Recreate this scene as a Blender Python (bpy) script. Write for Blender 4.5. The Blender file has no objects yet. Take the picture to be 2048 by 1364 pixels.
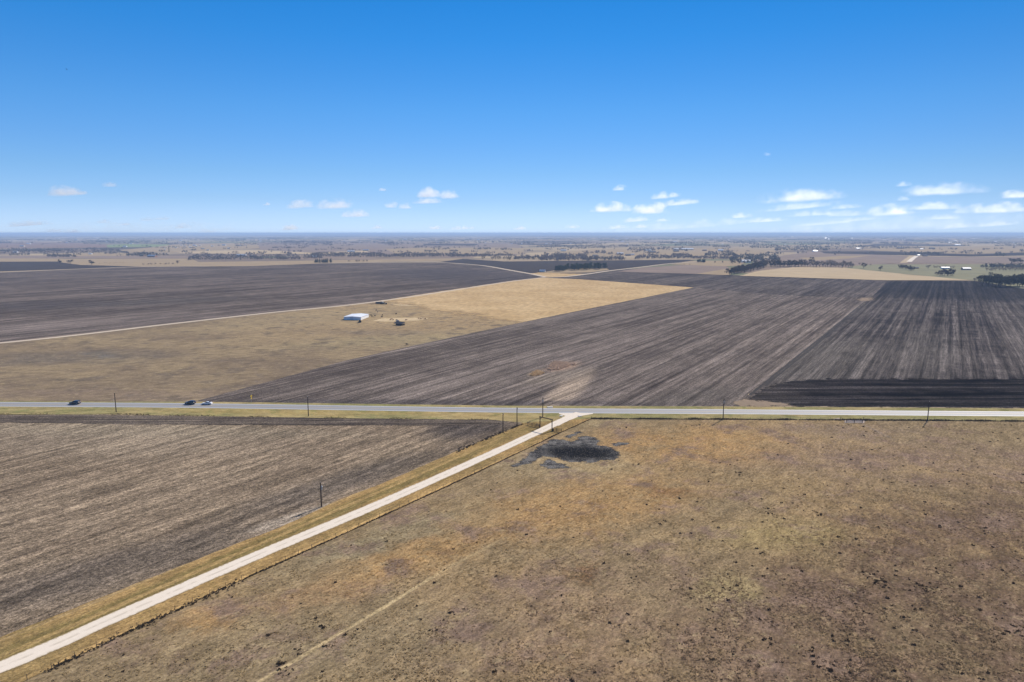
import bpy, bmesh, math, random
import numpy as np
from mathutils import Vector, noise
from mathutils.geometry import tessellate_polygon

random.seed(7)
rng = np.random.default_rng(11)
scene = bpy.context.scene
COL = scene.collection
R = math.radians

# ------------------------------------------------------------------ camera
CAM_H = 85.0
FPX = 2048 * 24 / 36
HORIZON = 466.0
PITCH = math.atan((682 - HORIZON) / FPX)
cam_data = bpy.data.cameras.new('camera')
cam_data.lens = 24
cam_data.sensor_width = 36
cam_data.clip_start = 0.5
cam_data.clip_end = 400000
cam = bpy.data.objects.new('camera', cam_data)
COL.objects.link(cam)
cam.location = (0, 0, CAM_H)
cam.rotation_euler = (math.pi / 2 - PITCH, 0, 0)
scene.camera = cam

# ------------------------------------------------------------------ sky and sun
SUN_EL, SUN_AZ = 35.5, 38.0          # azimuth measured from the view direction (+Y) to the right (+X)
world = bpy.data.worlds.new('World')
scene.world = world
world.use_nodes = True
wn = world.node_tree.nodes
wl = world.node_tree.links
bg = wn['Background']
sky = wn.new('ShaderNodeTexSky')
sky.sky_type = 'NISHITA'
sky.sun_disc = False
sky.sun_elevation = R(SUN_EL)
sky.sun_rotation = R(SUN_AZ)
sky.altitude = 300
sky.air_density = 1.0
sky.dust_density = 0.0
sky.ozone_density = 3.0
bg.inputs['Strength'].default_value = 0.089
tc = wn.new('ShaderNodeTexCoord')
sx = wn.new('ShaderNodeSeparateXYZ')
wl.new(tc.outputs['Generated'], sx.inputs[0])
cr = wn.new('ShaderNodeValToRGB')
el = cr.color_ramp.elements
SKY_GRADE = [(0.0, (0.46, 0.65, 1.22)), (0.0256, (0.43, 0.585, 1.03)), (0.0468, (0.385, 0.535, 0.885)), (0.0815, (0.340, 0.518, 0.805)), (0.1156, (0.300, 0.515, 0.808)), (0.1653, (0.242, 0.525, 0.82)),
             (0.213, (0.177, 0.513, 0.83)), (0.2555, (0.122, 0.508, 0.845)), (0.296, (0.092, 0.499, 0.845)), (1.0, (0.20, 0.48, 0.80))]
while len(el) < len(SKY_GRADE):
    el.new(0.5)
for e, (p_, c_) in zip(el, SKY_GRADE):
    e.position = p_
    e.color = (*c_, 1)
wl.new(sx.outputs['Z'], cr.inputs['Fac'])
mx = wn.new('ShaderNodeMix')
mx.data_type = 'RGBA'
mx.blend_type = 'MULTIPLY'
mx.inputs['Factor'].default_value = 1.0
wl.new(sky.outputs['Color'], mx.inputs['A'])
wl.new(cr.outputs['Color'], mx.inputs['B'])
# even out the glow towards the sun's side
ev = wn.new('ShaderNodeMath')
ev.operation = 'MULTIPLY_ADD'
ev.inputs[1].default_value = -0.40
ev.inputs[2].default_value = 1.0
wl.new(sx.outputs['X'], ev.inputs[0])
vs_ = wn.new('ShaderNodeVectorMath')
vs_.operation = 'SCALE'
wl.new(mx.outputs['Result'], vs_.inputs[0])
wl.new(ev.outputs[0], vs_.inputs['Scale'])
wl.new(vs_.outputs['Vector'], bg.inputs['Color'])

sun_data = bpy.data.lights.new('sun', 'SUN')
sun_data.energy = 4.2
sun_data.angle = R(0.53)
sun_data.color = (1.0, 0.92, 0.80)
sun = bpy.data.objects.new('sun', sun_data)
COL.objects.link(sun)
sun_dir = Vector((math.sin(R(SUN_AZ)) * math.cos(R(SUN_EL)), math.cos(R(SUN_AZ)) * math.cos(R(SUN_EL)), math.sin(R(SUN_EL))))
sun.rotation_euler = sun_dir.to_track_quat('Z', 'Y').to_euler()
sun.location = (0, 0, 200)

scene.view_settings.view_transform = 'Standard'
scene.view_settings.look = 'None'
scene.view_settings.exposure = 0.60
scene.view_settings.gamma = 1
scene.cycles.max_bounces = 6
scene.cycles.diffuse_bounces = 2
scene.cycles.glossy_bounces = 2
scene.cycles.volume_bounces = 3
scene.cycles.transparent_max_bounces = 16
scene.cycles.use_denoising = True

# ------------------------------------------------------------------ geometry helpers
def P(x, y, z=0.0):
    """world point of a photograph pixel (2048 x 1364) on the level z"""
    u = (x - 1024) / FPX
    v = -(y - 682) / FPX
    d = Vector((u, math.cos(PITCH) + v * math.sin(PITCH), -math.sin(PITCH) + v * math.cos(PITCH)))
    t = (z - CAM_H) / d.z
    return Vector((d.x * t, d.y * t, z))

def hpx(x, y, n):
    """metres tall for n pixels at the ground point of (x, y)"""
    p = P(x, y)
    dep = p.y * math.cos(PITCH) + CAM_H * math.sin(PITCH)
    return n * dep / FPX

def tag(o, label=None, cat=None, group=None, kind=None):
    if label: o['label'] = label
    if cat: o['category'] = cat
    if group: o['group'] = group
    if kind: o['kind'] = kind
    return o

def empty(name, loc, rz=0.0, parent=None):
    o = bpy.data.objects.new(name, None)
    o.empty_display_size = 0.5
    COL.objects.link(o)
    o.location = loc
    o.rotation_euler = (0, 0, rz)
    if parent: o.parent = parent
    return o

def link_mesh(name, me, mat=None, parent=None, loc=None):
    o = bpy.data.objects.new(name, me)
    COL.objects.link(o)
    if mat and not me.materials: me.materials.append(mat)
    if parent: o.parent = parent
    if loc is not None: o.location = loc
    return o

def copy_tree(o, parent=None):
    c = o.copy()
    COL.objects.link(c)
    if parent: c.parent = parent
    for ch in list(o.children):
        copy_tree(ch, c)
    return c

def np_mesh(name, verts, tris):
    me = bpy.data.meshes.new(name)
    verts = np.asarray(verts, np.float32)
    tris = np.asarray(tris, np.int32)
    n, m = len(verts), len(tris)
    me.vertices.add(n)
    me.vertices.foreach_set('co', verts.ravel())
    me.loops.add(m * 3)
    me.loops.foreach_set('vertex_index', tris.ravel())
    me.polygons.add(m)
    me.polygons.foreach_set('loop_start', np.arange(0, m * 3, 3, dtype=np.int32))
    me.polygons.foreach_set('loop_total', np.full(m, 3, np.int32))
    me.update(calc_edges=True)
    return me

class MB:
    """collects shapes into one mesh"""
    def __init__(s):
        s.v, s.f = [], []
    def add(s, vs, fs):
        b = len(s.v)
        s.v += [tuple(v) for v in vs]
        s.f += [tuple(i + b for i in f) for f in fs]
        return s
    def box(s, cx, cy, cz, sx_, sy_, sz_, rz=0.0, taper=0.0):
        vs = []
        for z, k in ((-.5, 1), (.5, 1 - taper)):
            for x, y in ((-.5, -.5), (.5, -.5), (.5, .5), (-.5, .5)):
                X, Y = x * sx_ * k, y * sy_ * k
                vs.append((cx + X * math.cos(rz) - Y * math.sin(rz), cy + X * math.sin(rz) + Y * math.cos(rz), cz + z * sz_))
        return s.add(vs, [(0, 3, 2, 1), (4, 5, 6, 7), (0, 1, 5, 4), (1, 2, 6, 5), (2, 3, 7, 6), (3, 0, 4, 7)])
    def tube(s, a, b, r0, r1=None, n=8):
        a, b = Vector(a), Vector(b)
        r1 = r0 if r1 is None else r1
        d = (b - a).normalized()
        u = d.orthogonal().normalized()
        w = d.cross(u)
        vs, fs = [], []
        for p, r in ((a, r0), (b, r1)):
            for i in range(n):
                t = 2 * math.pi * i / n
                vs.append(p + (u * math.cos(t) + w * math.sin(t)) * r)
        for i in range(n):
            j = (i + 1) % n
            fs.append((i, j, n + j, n + i))
        fs.append(tuple(reversed(range(n))))
        fs.append(tuple(range(n, 2 * n)))
        return s.add(vs, fs)
    def prism(s, prof, x0, x1, axis='y', inset=None):
        """closed profile of (a, z) extruded between x0 and x1; optional inset(a, z) narrows the sides"""
        n = len(prof)
        vs = []
        for side in (x0, x1):
            for a, z in prof:
                k = inset(a, z) if inset else 1.0
                vs.append((a, side * k, z) if axis == 'y' else (side * k, a, z))
        fs = [(i, (i + 1) % n, n + (i + 1) % n, n + i) for i in range(n)]
        fs += [tuple(reversed(range(n))), tuple(range(n, 2 * n))]
        return s.add(vs, fs)
    def mesh(s, name):
        me = bpy.data.meshes.new(name)
        me.from_pydata(s.v, [], s.f)
        bm = bmesh.new()
        bm.from_mesh(me)
        bmesh.ops.recalc_face_normals(bm, faces=bm.faces[:])
        bm.to_mesh(me)
        bm.free()
        return me
    def build(s, name, mat, parent=None, bevel=0.0):
        me = s.mesh(name)
        o = link_mesh(name, me, mat, parent)
        if bevel:
            m = o.modifiers.new('bevel', 'BEVEL')
            m.width = bevel
            m.segments = 2
            m.limit_method = 'ANGLE'
        return o

def vnoise(x, y, seed=0):
    """value noise of numpy arrays, 0..1"""
    def h(ix, iy):
        n = (ix.astype(np.int64) * 374761393 + iy.astype(np.int64) * 668265263 + seed * 1442695041) & 0x7fffffff
        n = ((n ^ (n >> 13)) * 1274126177) & 0x7fffffff
        return ((n ^ (n >> 16)) & 0xffff) / 65535.0
    x0, y0 = np.floor(x), np.floor(y)
    fx, fy = x - x0, y - y0
    fx, fy = fx * fx * (3 - 2 * fx), fy * fy * (3 - 2 * fy)
    return (h(x0, y0) * (1 - fx) + h(x0 + 1, y0) * fx) * (1 - fy) + (h(x0, y0 + 1) * (1 - fx) + h(x0 + 1, y0 + 1) * fx) * fy

# ------------------------------------------------------------------ material helpers
class NT:
    def __init__(s, name):
        s.mat = bpy.data.materials.new(name)
        s.mat.use_nodes = True
        s.t = s.mat.node_tree
        s.bsdf = s.t.nodes['Principled BSDF']
        s.out = s.t.nodes['Material Output']
        s._pos = None
    def node(s, typ, **kw):
        n = s.t.nodes.new(typ)
        for k, v in kw.items(): setattr(n, k, v)
        return n
    def put(s, sock, v):
        if isinstance(v, bpy.types.NodeSocket): s.t.links.new(v, sock)
        elif isinstance(v, (tuple, list, Vector)):
            v = tuple(v)
            sock.default_value = v + (1.0,) if len(v) == 3 and len(sock.default_value) == 4 else v
        else: sock.default_value = v
    def pos(s):
        if s._pos is None: s._pos = s.node('ShaderNodeNewGeometry').outputs['Position']
        return s._pos
    def m(s, op, a, b=None, c=None, clamp=False):
        n = s.node('ShaderNodeMath', operation=op, use_clamp=clamp)
        s.put(n.inputs[0], a)
        if b is not None: s.put(n.inputs[1], b)
        if c is not None: s.put(n.inputs[2], c)
        return n.outputs[0]
    def vm(s, op, a, b=None):
        n = s.node('ShaderNodeVectorMath', operation=op)
        s.put(n.inputs[0], a)
        if b is not None:
            s.put(n.inputs[3 if op == 'SCALE' else 1], b)
        return n.outputs['Value' if op in ('DOT_PRODUCT', 'LENGTH', 'DISTANCE') else 'Vector']
    def xyz(s, x, y, z=0.0):
        n = s.node('ShaderNodeCombineXYZ')
        for i, v in enumerate((x, y, z)): s.put(n.inputs[i], v)
        return n.outputs[0]
    def noise(s, vec, scale, detail=2.0, rough=0.5, dist=0.0, color=False):
        n = s.node('ShaderNodeTexNoise')
        s.put(n.inputs['Vector'], vec)
        n.inputs['Scale'].default_value = scale
        n.inputs['Detail'].default_value = detail
        n.inputs['Roughness'].default_value = rough
        n.inputs['Distortion'].default_value = dist
        return n.outputs['Color' if color else 'Fac']
    def rng(s, v, a, b, c=0.0, d=1.0, smooth=True):
        n = s.node('ShaderNodeMapRange', interpolation_type='SMOOTHSTEP' if smooth else 'LINEAR')
        s.put(n.inputs[0], v)
        for i, q in enumerate((a, b, c, d)): s.put(n.inputs[i + 1], q)
        return n.outputs[0]
    def mix(s, f, a, b, blend='MIX'):
        n = s.node('ShaderNodeMix', data_type='RGBA', blend_type=blend)
        s.put(n.inputs['Factor'], f)
        s.put(n.inputs['A'], a)
        s.put(n.inputs['B'], b)
        return n.outputs['Result']
    def rows(s, az, across, along):
        """coordinates turned to a row direction and stretched along it"""
        ca, sa = math.cos(R(az)), math.sin(R(az))
        a = s.vm('DOT_PRODUCT', s.pos(), (ca / across, -sa / across, 0))
        b = s.vm('DOT_PRODUCT', s.pos(), (sa / along, ca / along, 0))
        return s.xyz(a, b)
    def warp(s, amp, scale, detail=3.0):
        n = s.noise(s.pos(), scale, detail, 0.6, color=True)
        d = s.vm('SCALE', s.vm('SUBTRACT', n, (0.5, 0.5, 0.5)), amp)
        return s.vm('ADD', s.pos(), d)
    def blob(s, px, a, b, soft=0.3, vec=None):
        """soft ground patch: px centre and two pixel half axes"""
        c = P(*px)
        A = (P(px[0] + a[0], px[1] + a[1]) - P(px[0] - a[0], px[1] - a[1])) / 2
        B = (P(px[0] + b[0], px[1] + b[1]) - P(px[0] - b[0], px[1] - b[1])) / 2
        det = A.x * B.y - A.y * B.x
        v = s.vm('SUBTRACT', vec if vec is not None else s.pos(), (c.x, c.y, 0))
        p = s.vm('DOT_PRODUCT', v, (B.y / det, -B.x / det, 0))
        q = s.vm('DOT_PRODUCT', v, (-A.y / det, A.x / det, 0))
        l = s.vm('LENGTH', s.xyz(p, q))
        return s.rng(l, 1 + soft, 1 - soft)
    def gain(s, col, parts):
        """multiply a colour by several noises: (noise, amount, half range)"""
        g = None
        for f, amt, hr in parts:
            k = s.rng(f, 0.5 - hr, 0.5 + hr, 1.0 - amt, 1.0 + amt, smooth=False)
            g = k if g is None else s.m('MULTIPLY', g, k)
        return s.vm('SCALE', col, g)
    def finish(s, col, rough=0.9, spec=0.2, bump=None, bstr=0.5, bdist=0.1, metal=0.0):
        s.put(s.bsdf.inputs['Base Color'], col)
        s.put(s.bsdf.inputs['Roughness'], rough)
        s.put(s.bsdf.inputs['Specular IOR Level'], spec)
        s.put(s.bsdf.inputs['Metallic'], metal)
        if bump is not None:
            b = s.node('ShaderNodeBump')
            b.inputs['Strength'].default_value = bstr
            b.inputs['Distance'].default_value = bdist
            s.put(b.inputs['Height'], bump)
            s.t.links.new(b.outputs[0], s.bsdf.inputs['Normal'])
        return s.mat

def leafy(name, col, var=0.3, scale=0.5, trans=0.5):
    n = NT(name)
    f = n.noise(n.pos(), scale, 4, 0.6)
    c = n.mix(f, tuple(k * (1 - var) for k in col), tuple(min(1, k * (1 + var)) for k in col))
    n.finish(c, 1.0, 0.0)
    return thin(n.mat, c, trans)

def thin(mat, col, trans=0.5):
    """let sunlight through thin blades and leaves"""
    t = mat.node_tree
    tr = t.nodes.new('ShaderNodeBsdfTranslucent')
    t.links.new(col, tr.inputs['Color'])
    mxs = t.nodes.new('ShaderNodeMixShader')
    mxs.inputs[0].default_value = trans
    t.links.new(t.nodes['Principled BSDF'].outputs[0], mxs.inputs[1])
    t.links.new(tr.outputs[0], mxs.inputs[2])
    t.links.new(mxs.outputs[0], t.nodes['Material Output'].inputs['Surface'])
    return mat

def plain(name, col, rough=0.7, spec=0.3, var=0.15, scale=2.0, metal=0.0):
    n = NT(name)
    f = n.noise(n.pos(), scale, 4, 0.6)
    c = n.mix(f, tuple(k * (1 - var) for k in col), tuple(min(1, k * (1 + var)) for k in col))
    return n.finish(c, rough, spec, metal=metal)

def soil(name, dark, mid, light, az, speck=0.35, contrast=1.0, blobs=(), tint=None, rowscale=1.0, wts=(0.32, 0.30, 0.16), crisp=1.0, furrow=(4.6, 0.16), lng=1.0):
    """tilled soil with rows, wheel lines and pale stubble specks; blobs = (px, a, b, soft, colour, strength)"""
    n = NT(name)
    r1 = n.noise(n.rows(az, 26 * rowscale, 700 * lng), 1.0, 3, 0.6)
    r2 = n.noise(n.rows(az, 7.0 * rowscale, 520 * lng), 1.0, 2, 0.6)
    r3 = n.noise(n.rows(az, 2.2 * rowscale, 60), 1.0, 2, 0.5)
    big = n.noise(n.pos(), 0.010, 4, 0.55)
    med = n.noise(n.pos(), 0.07, 4, 0.65)
    s1 = n.noise(n.pos(), 1.1, 3, 0.75)
    s2 = n.noise(n.pos(), 2.6, 2, 0.7)
    f = n.m('ADD', n.m('MULTIPLY', r1, wts[0]), n.m('MULTIPLY', r2, wts[1]))
    f = n.m('ADD', f, n.m('MULTIPLY', r3, wts[2]))
    f = n.m('ADD', f, n.m('MULTIPLY', big, 0.22))
    f = n.m('ADD', f, n.m('MULTIPLY', med, 0.22))
    k = 0.105 / contrast
    mid_ = 0.5 * (sum(wts) + 0.44)
    f = n.rng(f, mid_ - k, mid_ + k)
    c = n.mix(f, dark, mid)
    for (px, a, b, so, colr, st) in blobs:
        mk = n.blob(px, a, b, so, n.warp(10.0, 0.04))
        c = n.mix(n.m('MULTIPLY', mk, st), c, colr)
    m1 = n.noise(n.rows(az, 1.3 * rowscale, 26 * lng), 1.0, 2, 0.6)
    m2 = n.noise(n.rows(az, 3.4 * rowscale, 190 * lng), 1.0, 3, 0.6)
    m3 = n.noise(n.pos(), 0.45, 3, 0.7)
    c = n.gain(c, [(s1, 0.50 * crisp, 0.16), (s2, 0.38 * crisp, 0.16), (m1, 0.26 * crisp, 0.14), (m2, 0.30 * crisp, 0.14), (m3, 0.20 * crisp, 0.16)])  # tone noise; its fine contrast also paints light and shade of clods
    ac = n.vm('DOT_PRODUCT', n.warp(1.6, 0.02, 2), (math.cos(R(az)) * 2 * math.pi / furrow[0], -math.sin(R(az)) * 2 * math.pi / furrow[0], 0))
    fu = n.m('MULTIPLY', n.m('SINE', ac), n.rng(med, 0.35, 0.6, 0.2, 1.0))
    fu = n.m('ADD', n.m('MULTIPLY', fu, furrow[1]), n.m('MULTIPLY', n.m('SINE', n.m('MULTIPLY', ac, 0.3125)), furrow[1] * 0.7))
    c = n.vm('SCALE', c, n.m('ADD', 1.0, fu))
    sp = n.rng(n.noise(n.pos(), 1.7, 2, 0.8), 0.60, 0.74)
    c = n.mix(n.m('MULTIPLY', sp, n.m('MULTIPLY', n.m('ADD', f, 0.25), speck)), c, light)
    h = n.m('ADD', n.m('MULTIPLY', s1, 1.0), n.m('MULTIPLY', r3, 0.8))
    return n.finish(c, 1.0, 0.0, h, 0.6, 0.16)

def grass(name, base, blobs=(), az=33, mott=0.5, speck=0.5, lines=(), scl=1.0, blade=0.0, tint=(1, 1, 1)):
    """dry pasture: list of base colours mixed by noises, soft blobs and worn lines"""
    n = NT(name)
    w = n.warp(8.0, 0.03)
    a = n.noise(n.pos(), 0.012 * scl, 5, 0.6)
    b = n.noise(w, 0.05 * scl, 5, 0.68)
    d = n.noise(n.pos(), 0.25 * scl, 4, 0.7)
    e = n.noise(n.pos(), 1.3, 3, 0.7)
    g = n.noise(n.rows(az, 0.5, 1.6), 1.0, 3, 0.7)
    c = n.mix(n.rng(a, 0.40, 0.60), base[0], base[1])
    for (px, p, q, so, colr, st) in blobs:
        mk = n.blob(px, p, q, so, n.vm('ADD', w, n.vm('SCALE', n.vm('SUBTRACT', n.noise(n.pos(), 0.09, 4, 0.7, color=True), (0.5, 0.5, 0.5)), 22.0)))
        mk = n.m('MULTIPLY', mk, n.rng(n.m('ADD', n.m('MULTIPLY', b, 0.6), n.m('MULTIPLY', d, 0.4)), 0.36, 0.58, 0.15, 1.0))
        c = n.mix(n.m('MULTIPLY', mk, st), c, colr)
    c = n.mix(n.m('MULTIPLY', n.rng(b, 0.50, 0.66), mott), c, base[2])
    c = n.mix(n.m('MULTIPLY', n.rng(d, 0.52, 0.70), mott * 0.7), c, base[3])
    for (p0, p1, wid, colr, st) in lines:
        A, B = P(*p0), P(*p1)
        dr = (B - A).normalized()
        v = n.vm('SUBTRACT', n.warp(1.2, 0.05, 2), (A.x, A.y, 0))
        ac = n.m('ABSOLUTE', n.vm('DOT_PRODUCT', v, (dr.y, -dr.x, 0)))
        al = n.vm('DOT_PRODUCT', v, (dr.x, dr.y, 0))
        L = (B - A).length
        mk = n.m('MULTIPLY', n.rng(ac, wid, wid * 0.35), n.m('MULTIPLY', n.rng(al, -L * .1, L * .1), n.rng(al, L * 1.1, L * .7)))
        c = n.mix(n.m('MULTIPLY', n.m('MULTIPLY', mk, st), n.rng(d, 0.3, 0.5, 0.45, 1.0)), c, colr)
    q1 = n.noise(n.pos(), 2.2, 2, 0.7)
    q2 = n.noise(n.rows(az, 0.9, 3.0), 1.0, 3, 0.65)
    q3 = n.noise(n.rows(az, 4.0, 11.0), 1.0, 3, 0.65)
    c = n.gain(c, [(e, 0.30 * speck, 0.16), (q1, 0.30 * speck, 0.16), (q2, 0.34 * speck, 0.15), (q3, 0.20, 0.15)])
    c = n.vm('MULTIPLY', c, tint)
    lt = n.m('MULTIPLY', n.rng(e, 0.55, 0.75), speck * 0.35)
    c = n.mix(lt, c, tuple(min(0.9, q * 1.7) for q in base[1]))
    dk = n.m('MULTIPLY', n.rng(g, 0.46, 0.30), speck)  # dark specks stretched along az, painted as tuft shadows on the dry pasture
    c = n.mix(dk, c, tuple(q * 0.35 for q in base[0]))
    if blade:
        n.finish(c, 1.0, 0.0)
        return thin(n.mat, c, blade)
    h = n.m('ADD', n.m('MULTIPLY', e, 0.8), n.m('MULTIPLY', g, 1.0))
    return n.finish(c, 1.0, 0.0, h, 0.6, 0.22)

# ------------------------------------------------------------------ ground sheets
def crinkle(pts, amp, step):
    out = []
    n = len(pts)
    for i in range(n):
        a, b = pts[i], pts[(i + 1) % n]
        d = b - a
        L = d.length
        k = max(1, min(400, int(L / step)))
        nr = Vector((-d.y, d.x, 0)).normalized()
        for j in range(k):
            p = a + d * (j / k)
            if j and amp:
                q = p / (step * 2.5)
                o = noise.noise(Vector((q.x, q.y, 3.1))) + 0.6 * noise.noise(Vector((q.x * 3, q.y * 3, 9.1)))
                p = p + nr * (o * amp)
            out.append(p)
    return out

def sheet(name, px, z, mat, label=None, cat=None, amp=0.5, step=3.0, kind='structure'):
    pts = crinkle([P(*q) for q in px], amp, step)
    pts = [Vector((p.x, p.y, z)) for p in pts]
    tri = tessellate_polygon([pts])
    me = bpy.data.meshes.new(name)
    me.from_pydata([tuple(p) for p in pts], [], [tuple(t) for t in tri])
    bm = bmesh.new()
    bm.from_mesh(me)
    for f in bm.faces:
        if f.normal.z < 0: f.normal_flip()
    bm.to_mesh(me)
    bm.free()
    o = link_mesh(name, me, mat)
    return tag(o, label, cat, kind=kind)

def strip(name, pts, width, z, mat, label, cat, amp=0.3, step=3.0):
    """a road or track of even width along world points"""
    cp = []
    for i in range(len(pts) - 1):
        a, b = pts[i], pts[i + 1]
        k = max(1, int((b - a).length / step))
        cp += [a + (b - a) * (j / k) for j in range(k)]
    cp.append(pts[-1])
    vs, fs = [], []
    for i, p in enumerate(cp):
        t = (cp[min(i + 1, len(cp) - 1)] - cp[max(i - 1, 0)]).normalized()
        nr = Vector((-t.y, t.x, 0))
        for sd in (-1, 1):
            o = amp * noise.noise(Vector((p.x * 0.3 + sd * 7, p.y * 0.3, 1.7)))
            q = p + nr * (sd * width / 2 + o)
            vs.append((q.x, q.y, z))
    for i in range(len(cp) - 1):
        fs.append((2 * i, 2 * i + 2, 2 * i + 3, 2 * i + 1)[::-1])
    me = bpy.data.meshes.new(name)
    me.from_pydata(vs, [], fs)
    at = me.attributes.new('across', 'FLOAT', 'POINT')
    at.data.foreach_set('value', np.tile(np.array([-1, 1], np.float32), len(vs) // 2))
    bm = bmesh.new()
    bm.from_mesh(me)
    for f in bm.faces:
        if f.normal.z < 0: f.normal_flip()
    bm.to_mesh(me)
    bm.free()
    o = link_mesh(name, me, mat)
    return tag(o, label, cat, kind='structure')

def soft_sheet(name, px, z, mat, label, cat, cell=0.7, soft=4.0, kind='structure'):
    """ground patch whose ragged edge thins out over `soft` metres (vertex attribute 'cover')"""
    P2 = np.array([[P(*q).x, P(*q).y] for q in px])
    lo, hi = P2.min(0) - soft, P2.max(0) + soft
    nx, ny = int((hi[0] - lo[0]) / cell) + 2, int((hi[1] - lo[1]) / cell) + 2
    gx, gy = np.meshgrid(lo[0] + np.arange(nx) * cell, lo[1] + np.arange(ny) * cell)
    X, Y = gx.ravel(), gy.ravel()
    d = np.full(len(X), 1e9)
    ins = np.zeros(len(X), bool)
    for i in range(len(P2)):
        a, b = P2[i], P2[(i + 1) % len(P2)]
        e = b - a
        t = np.clip(((X - a[0]) * e[0] + (Y - a[1]) * e[1]) / (e @ e), 0, 1)
        d = np.minimum(d, np.hypot(X - a[0] - t * e[0], Y - a[1] - t * e[1]))
        c_ = ((a[1] > Y) != (b[1] > Y)) & (X < (b[0] - a[0]) * (Y - a[1]) / (b[1] - a[1] + 1e-9) + a[0])
        ins ^= c_
    cov = np.clip(np.where(ins, d, -d) / soft, -1, 1)
    idx = np.arange(nx * ny).reshape(ny, nx)
    qd = np.stack([idx[:-1, :-1], idx[:-1, 1:], idx[1:, 1:], idx[1:, :-1]], -1).reshape(-1, 4)
    qd = qd[(cov[qd] > -0.99).any(1)]
    use = np.unique(qd)
    remap = np.full(nx * ny, -1)
    remap[use] = np.arange(len(use))
    qd = remap[qd]
    tri = np.concatenate([qd[:, [0, 1, 2]], qd[:, [0, 2, 3]]])
    me = np_mesh(name, np.stack([X[use], Y[use], np.full(len(use), z)], 1), tri)
    at = me.attributes.new('cover', 'FLOAT', 'POINT')
    at.data.foreach_set('value', cov[use].astype(np.float32))
    return tag(link_mesh(name, me, mat), label, cat, kind=kind)

def feather(mat, amp=1.6, scale=0.35):
    """let a material thin out with the 'cover' attribute and noise"""
    t = mat.node_tree
    at = t.nodes.new('ShaderNodeAttribute')
    at.attribute_name = 'cover'
    ge = t.nodes.new('ShaderNodeNewGeometry')
    no = t.nodes.new('ShaderNodeTexNoise')
    no.inputs['Scale'].default_value = scale
    no.inputs['Detail'].default_value = 6
    no.inputs['Roughness'].default_value = 0.7
    t.links.new(ge.outputs['Position'], no.inputs['Vector'])
    ma = t.nodes.new('ShaderNodeMath')
    ma.operation = 'MULTIPLY_ADD'
    ma.inputs[1].default_value = amp * 2
    t.links.new(no.outputs['Fac'], ma.inputs[0])
    ma.inputs[2].default_value = -amp
    ad = t.nodes.new('ShaderNodeMath')
    ad.operation = 'ADD'
    t.links.new(at.outputs['Fac'], ad.inputs[0])
    t.links.new(ma.outputs[0], ad.inputs[1])
    mr = t.nodes.new('ShaderNodeMapRange')
    mr.interpolation_type = 'SMOOTHSTEP'
    mr.inputs[1].default_value = -0.22
    mr.inputs[2].default_value = 0.22
    t.links.new(ad.outputs[0], mr.inputs[0])
    tp = t.nodes.new('ShaderNodeBsdfTransparent')
    mxs = t.nodes.new('ShaderNodeMixShader')
    t.links.new(mr.outputs[0], mxs.inputs[0])
    t.links.new(tp.outputs[0], mxs.inputs[1])
    src = t.nodes['Material Output'].inputs['Surface'].links[0].from_socket
    t.links.new(src, mxs.inputs[2])
    t.links.new(mxs.outputs[0], t.nodes['Material Output'].inputs['Surface'])
    return mat

# far countryside: one sheet to the horizon, patchwork of dormant fields
n = NT('far_country')
vor = n.node('ShaderNodeTexVoronoi', feature='F1', distance='CHEBYCHEV')
n.put(vor.inputs['Vector'], n.rows(33, 520, 900))
vor.inputs['Scale'].default_value = 1.0
n.put(vor.inputs['Randomness'], 0.85)
sep = n.node('ShaderNodeSeparateColor')
n.put(sep.inputs[0], vor.outputs['Color'])
rr = n.node('ShaderNodeValToRGB')
rr.color_ramp.interpolation = 'CONSTANT'
stops = [(0.0, (0.40, 0.31, 0.20)), (0.22, (0.22, 0.17, 0.135)), (0.36, (0.33, 0.26, 0.175)), (0.52, (0.10, 0.083, 0.076)), (0.60, (0.45, 0.35, 0.22)), (0.76, (0.28, 0.21, 0.16)), (0.88, (0.20, 0.20, 0.12))]
while len(rr.color_ramp.elements) < len(stops): rr.color_ramp.elements.new(0.5)
for e_, (p_, c_) in zip(rr.color_ramp.elements, stops):
    e_.position = p_
    e_.color = (*c_, 1)
n.put(rr.inputs[0], sep.outputs[0])
c = n.mix(n.m('MULTIPLY', n.rng(n.noise(n.pos(), 0.004, 5, 0.65), 0.45, 0.65), 0.5), rr.outputs[0], (0.17, 0.14, 0.10))
c = n.mix(n.m('MULTIPLY', n.rng(n.noise(n.pos(), 0.05, 4, 0.7), 0.5, 0.7), 0.4), c, (0.10, 0.085, 0.065))
M_far = n.finish(c, 1.0, 0.0)

GR = 45000.0
vs = [(0, 0, 0)]
fs = []
radii = [300, 900, 2000, 4000, 8000, 15000, 22000, 30000, 38000, GR]
NS = 96
for r in radii:
    for i in range(NS):
        t = 2 * math.pi * i / NS
        z = 0.0
        if r >= 38000:
            z = max(0.0, noise.noise(Vector((math.cos(t) * 5, math.sin(t) * 5, r * 0.0002)))) * 60
            z = min(z, 62)
        vs.append((r * math.cos(t), r * math.sin(t), z))
for i in range(NS): fs.append((0, 1 + i, 1 + (i + 1) % NS))
for k in range(len(radii) - 1):
    for i in range(NS):
        j = (i + 1) % NS
        fs.append((1 + k * NS + i, 1 + (k + 1) * NS + i, 1 + (k + 1) * NS + j, 1 + k * NS + j))
me = bpy.data.meshes.new('ground')
me.from_pydata(vs, [], fs)
tag(link_mesh('ground', me, M_far), 'flat farm country of brown and tan fields running to the horizon', 'ground', kind='structure')

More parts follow.
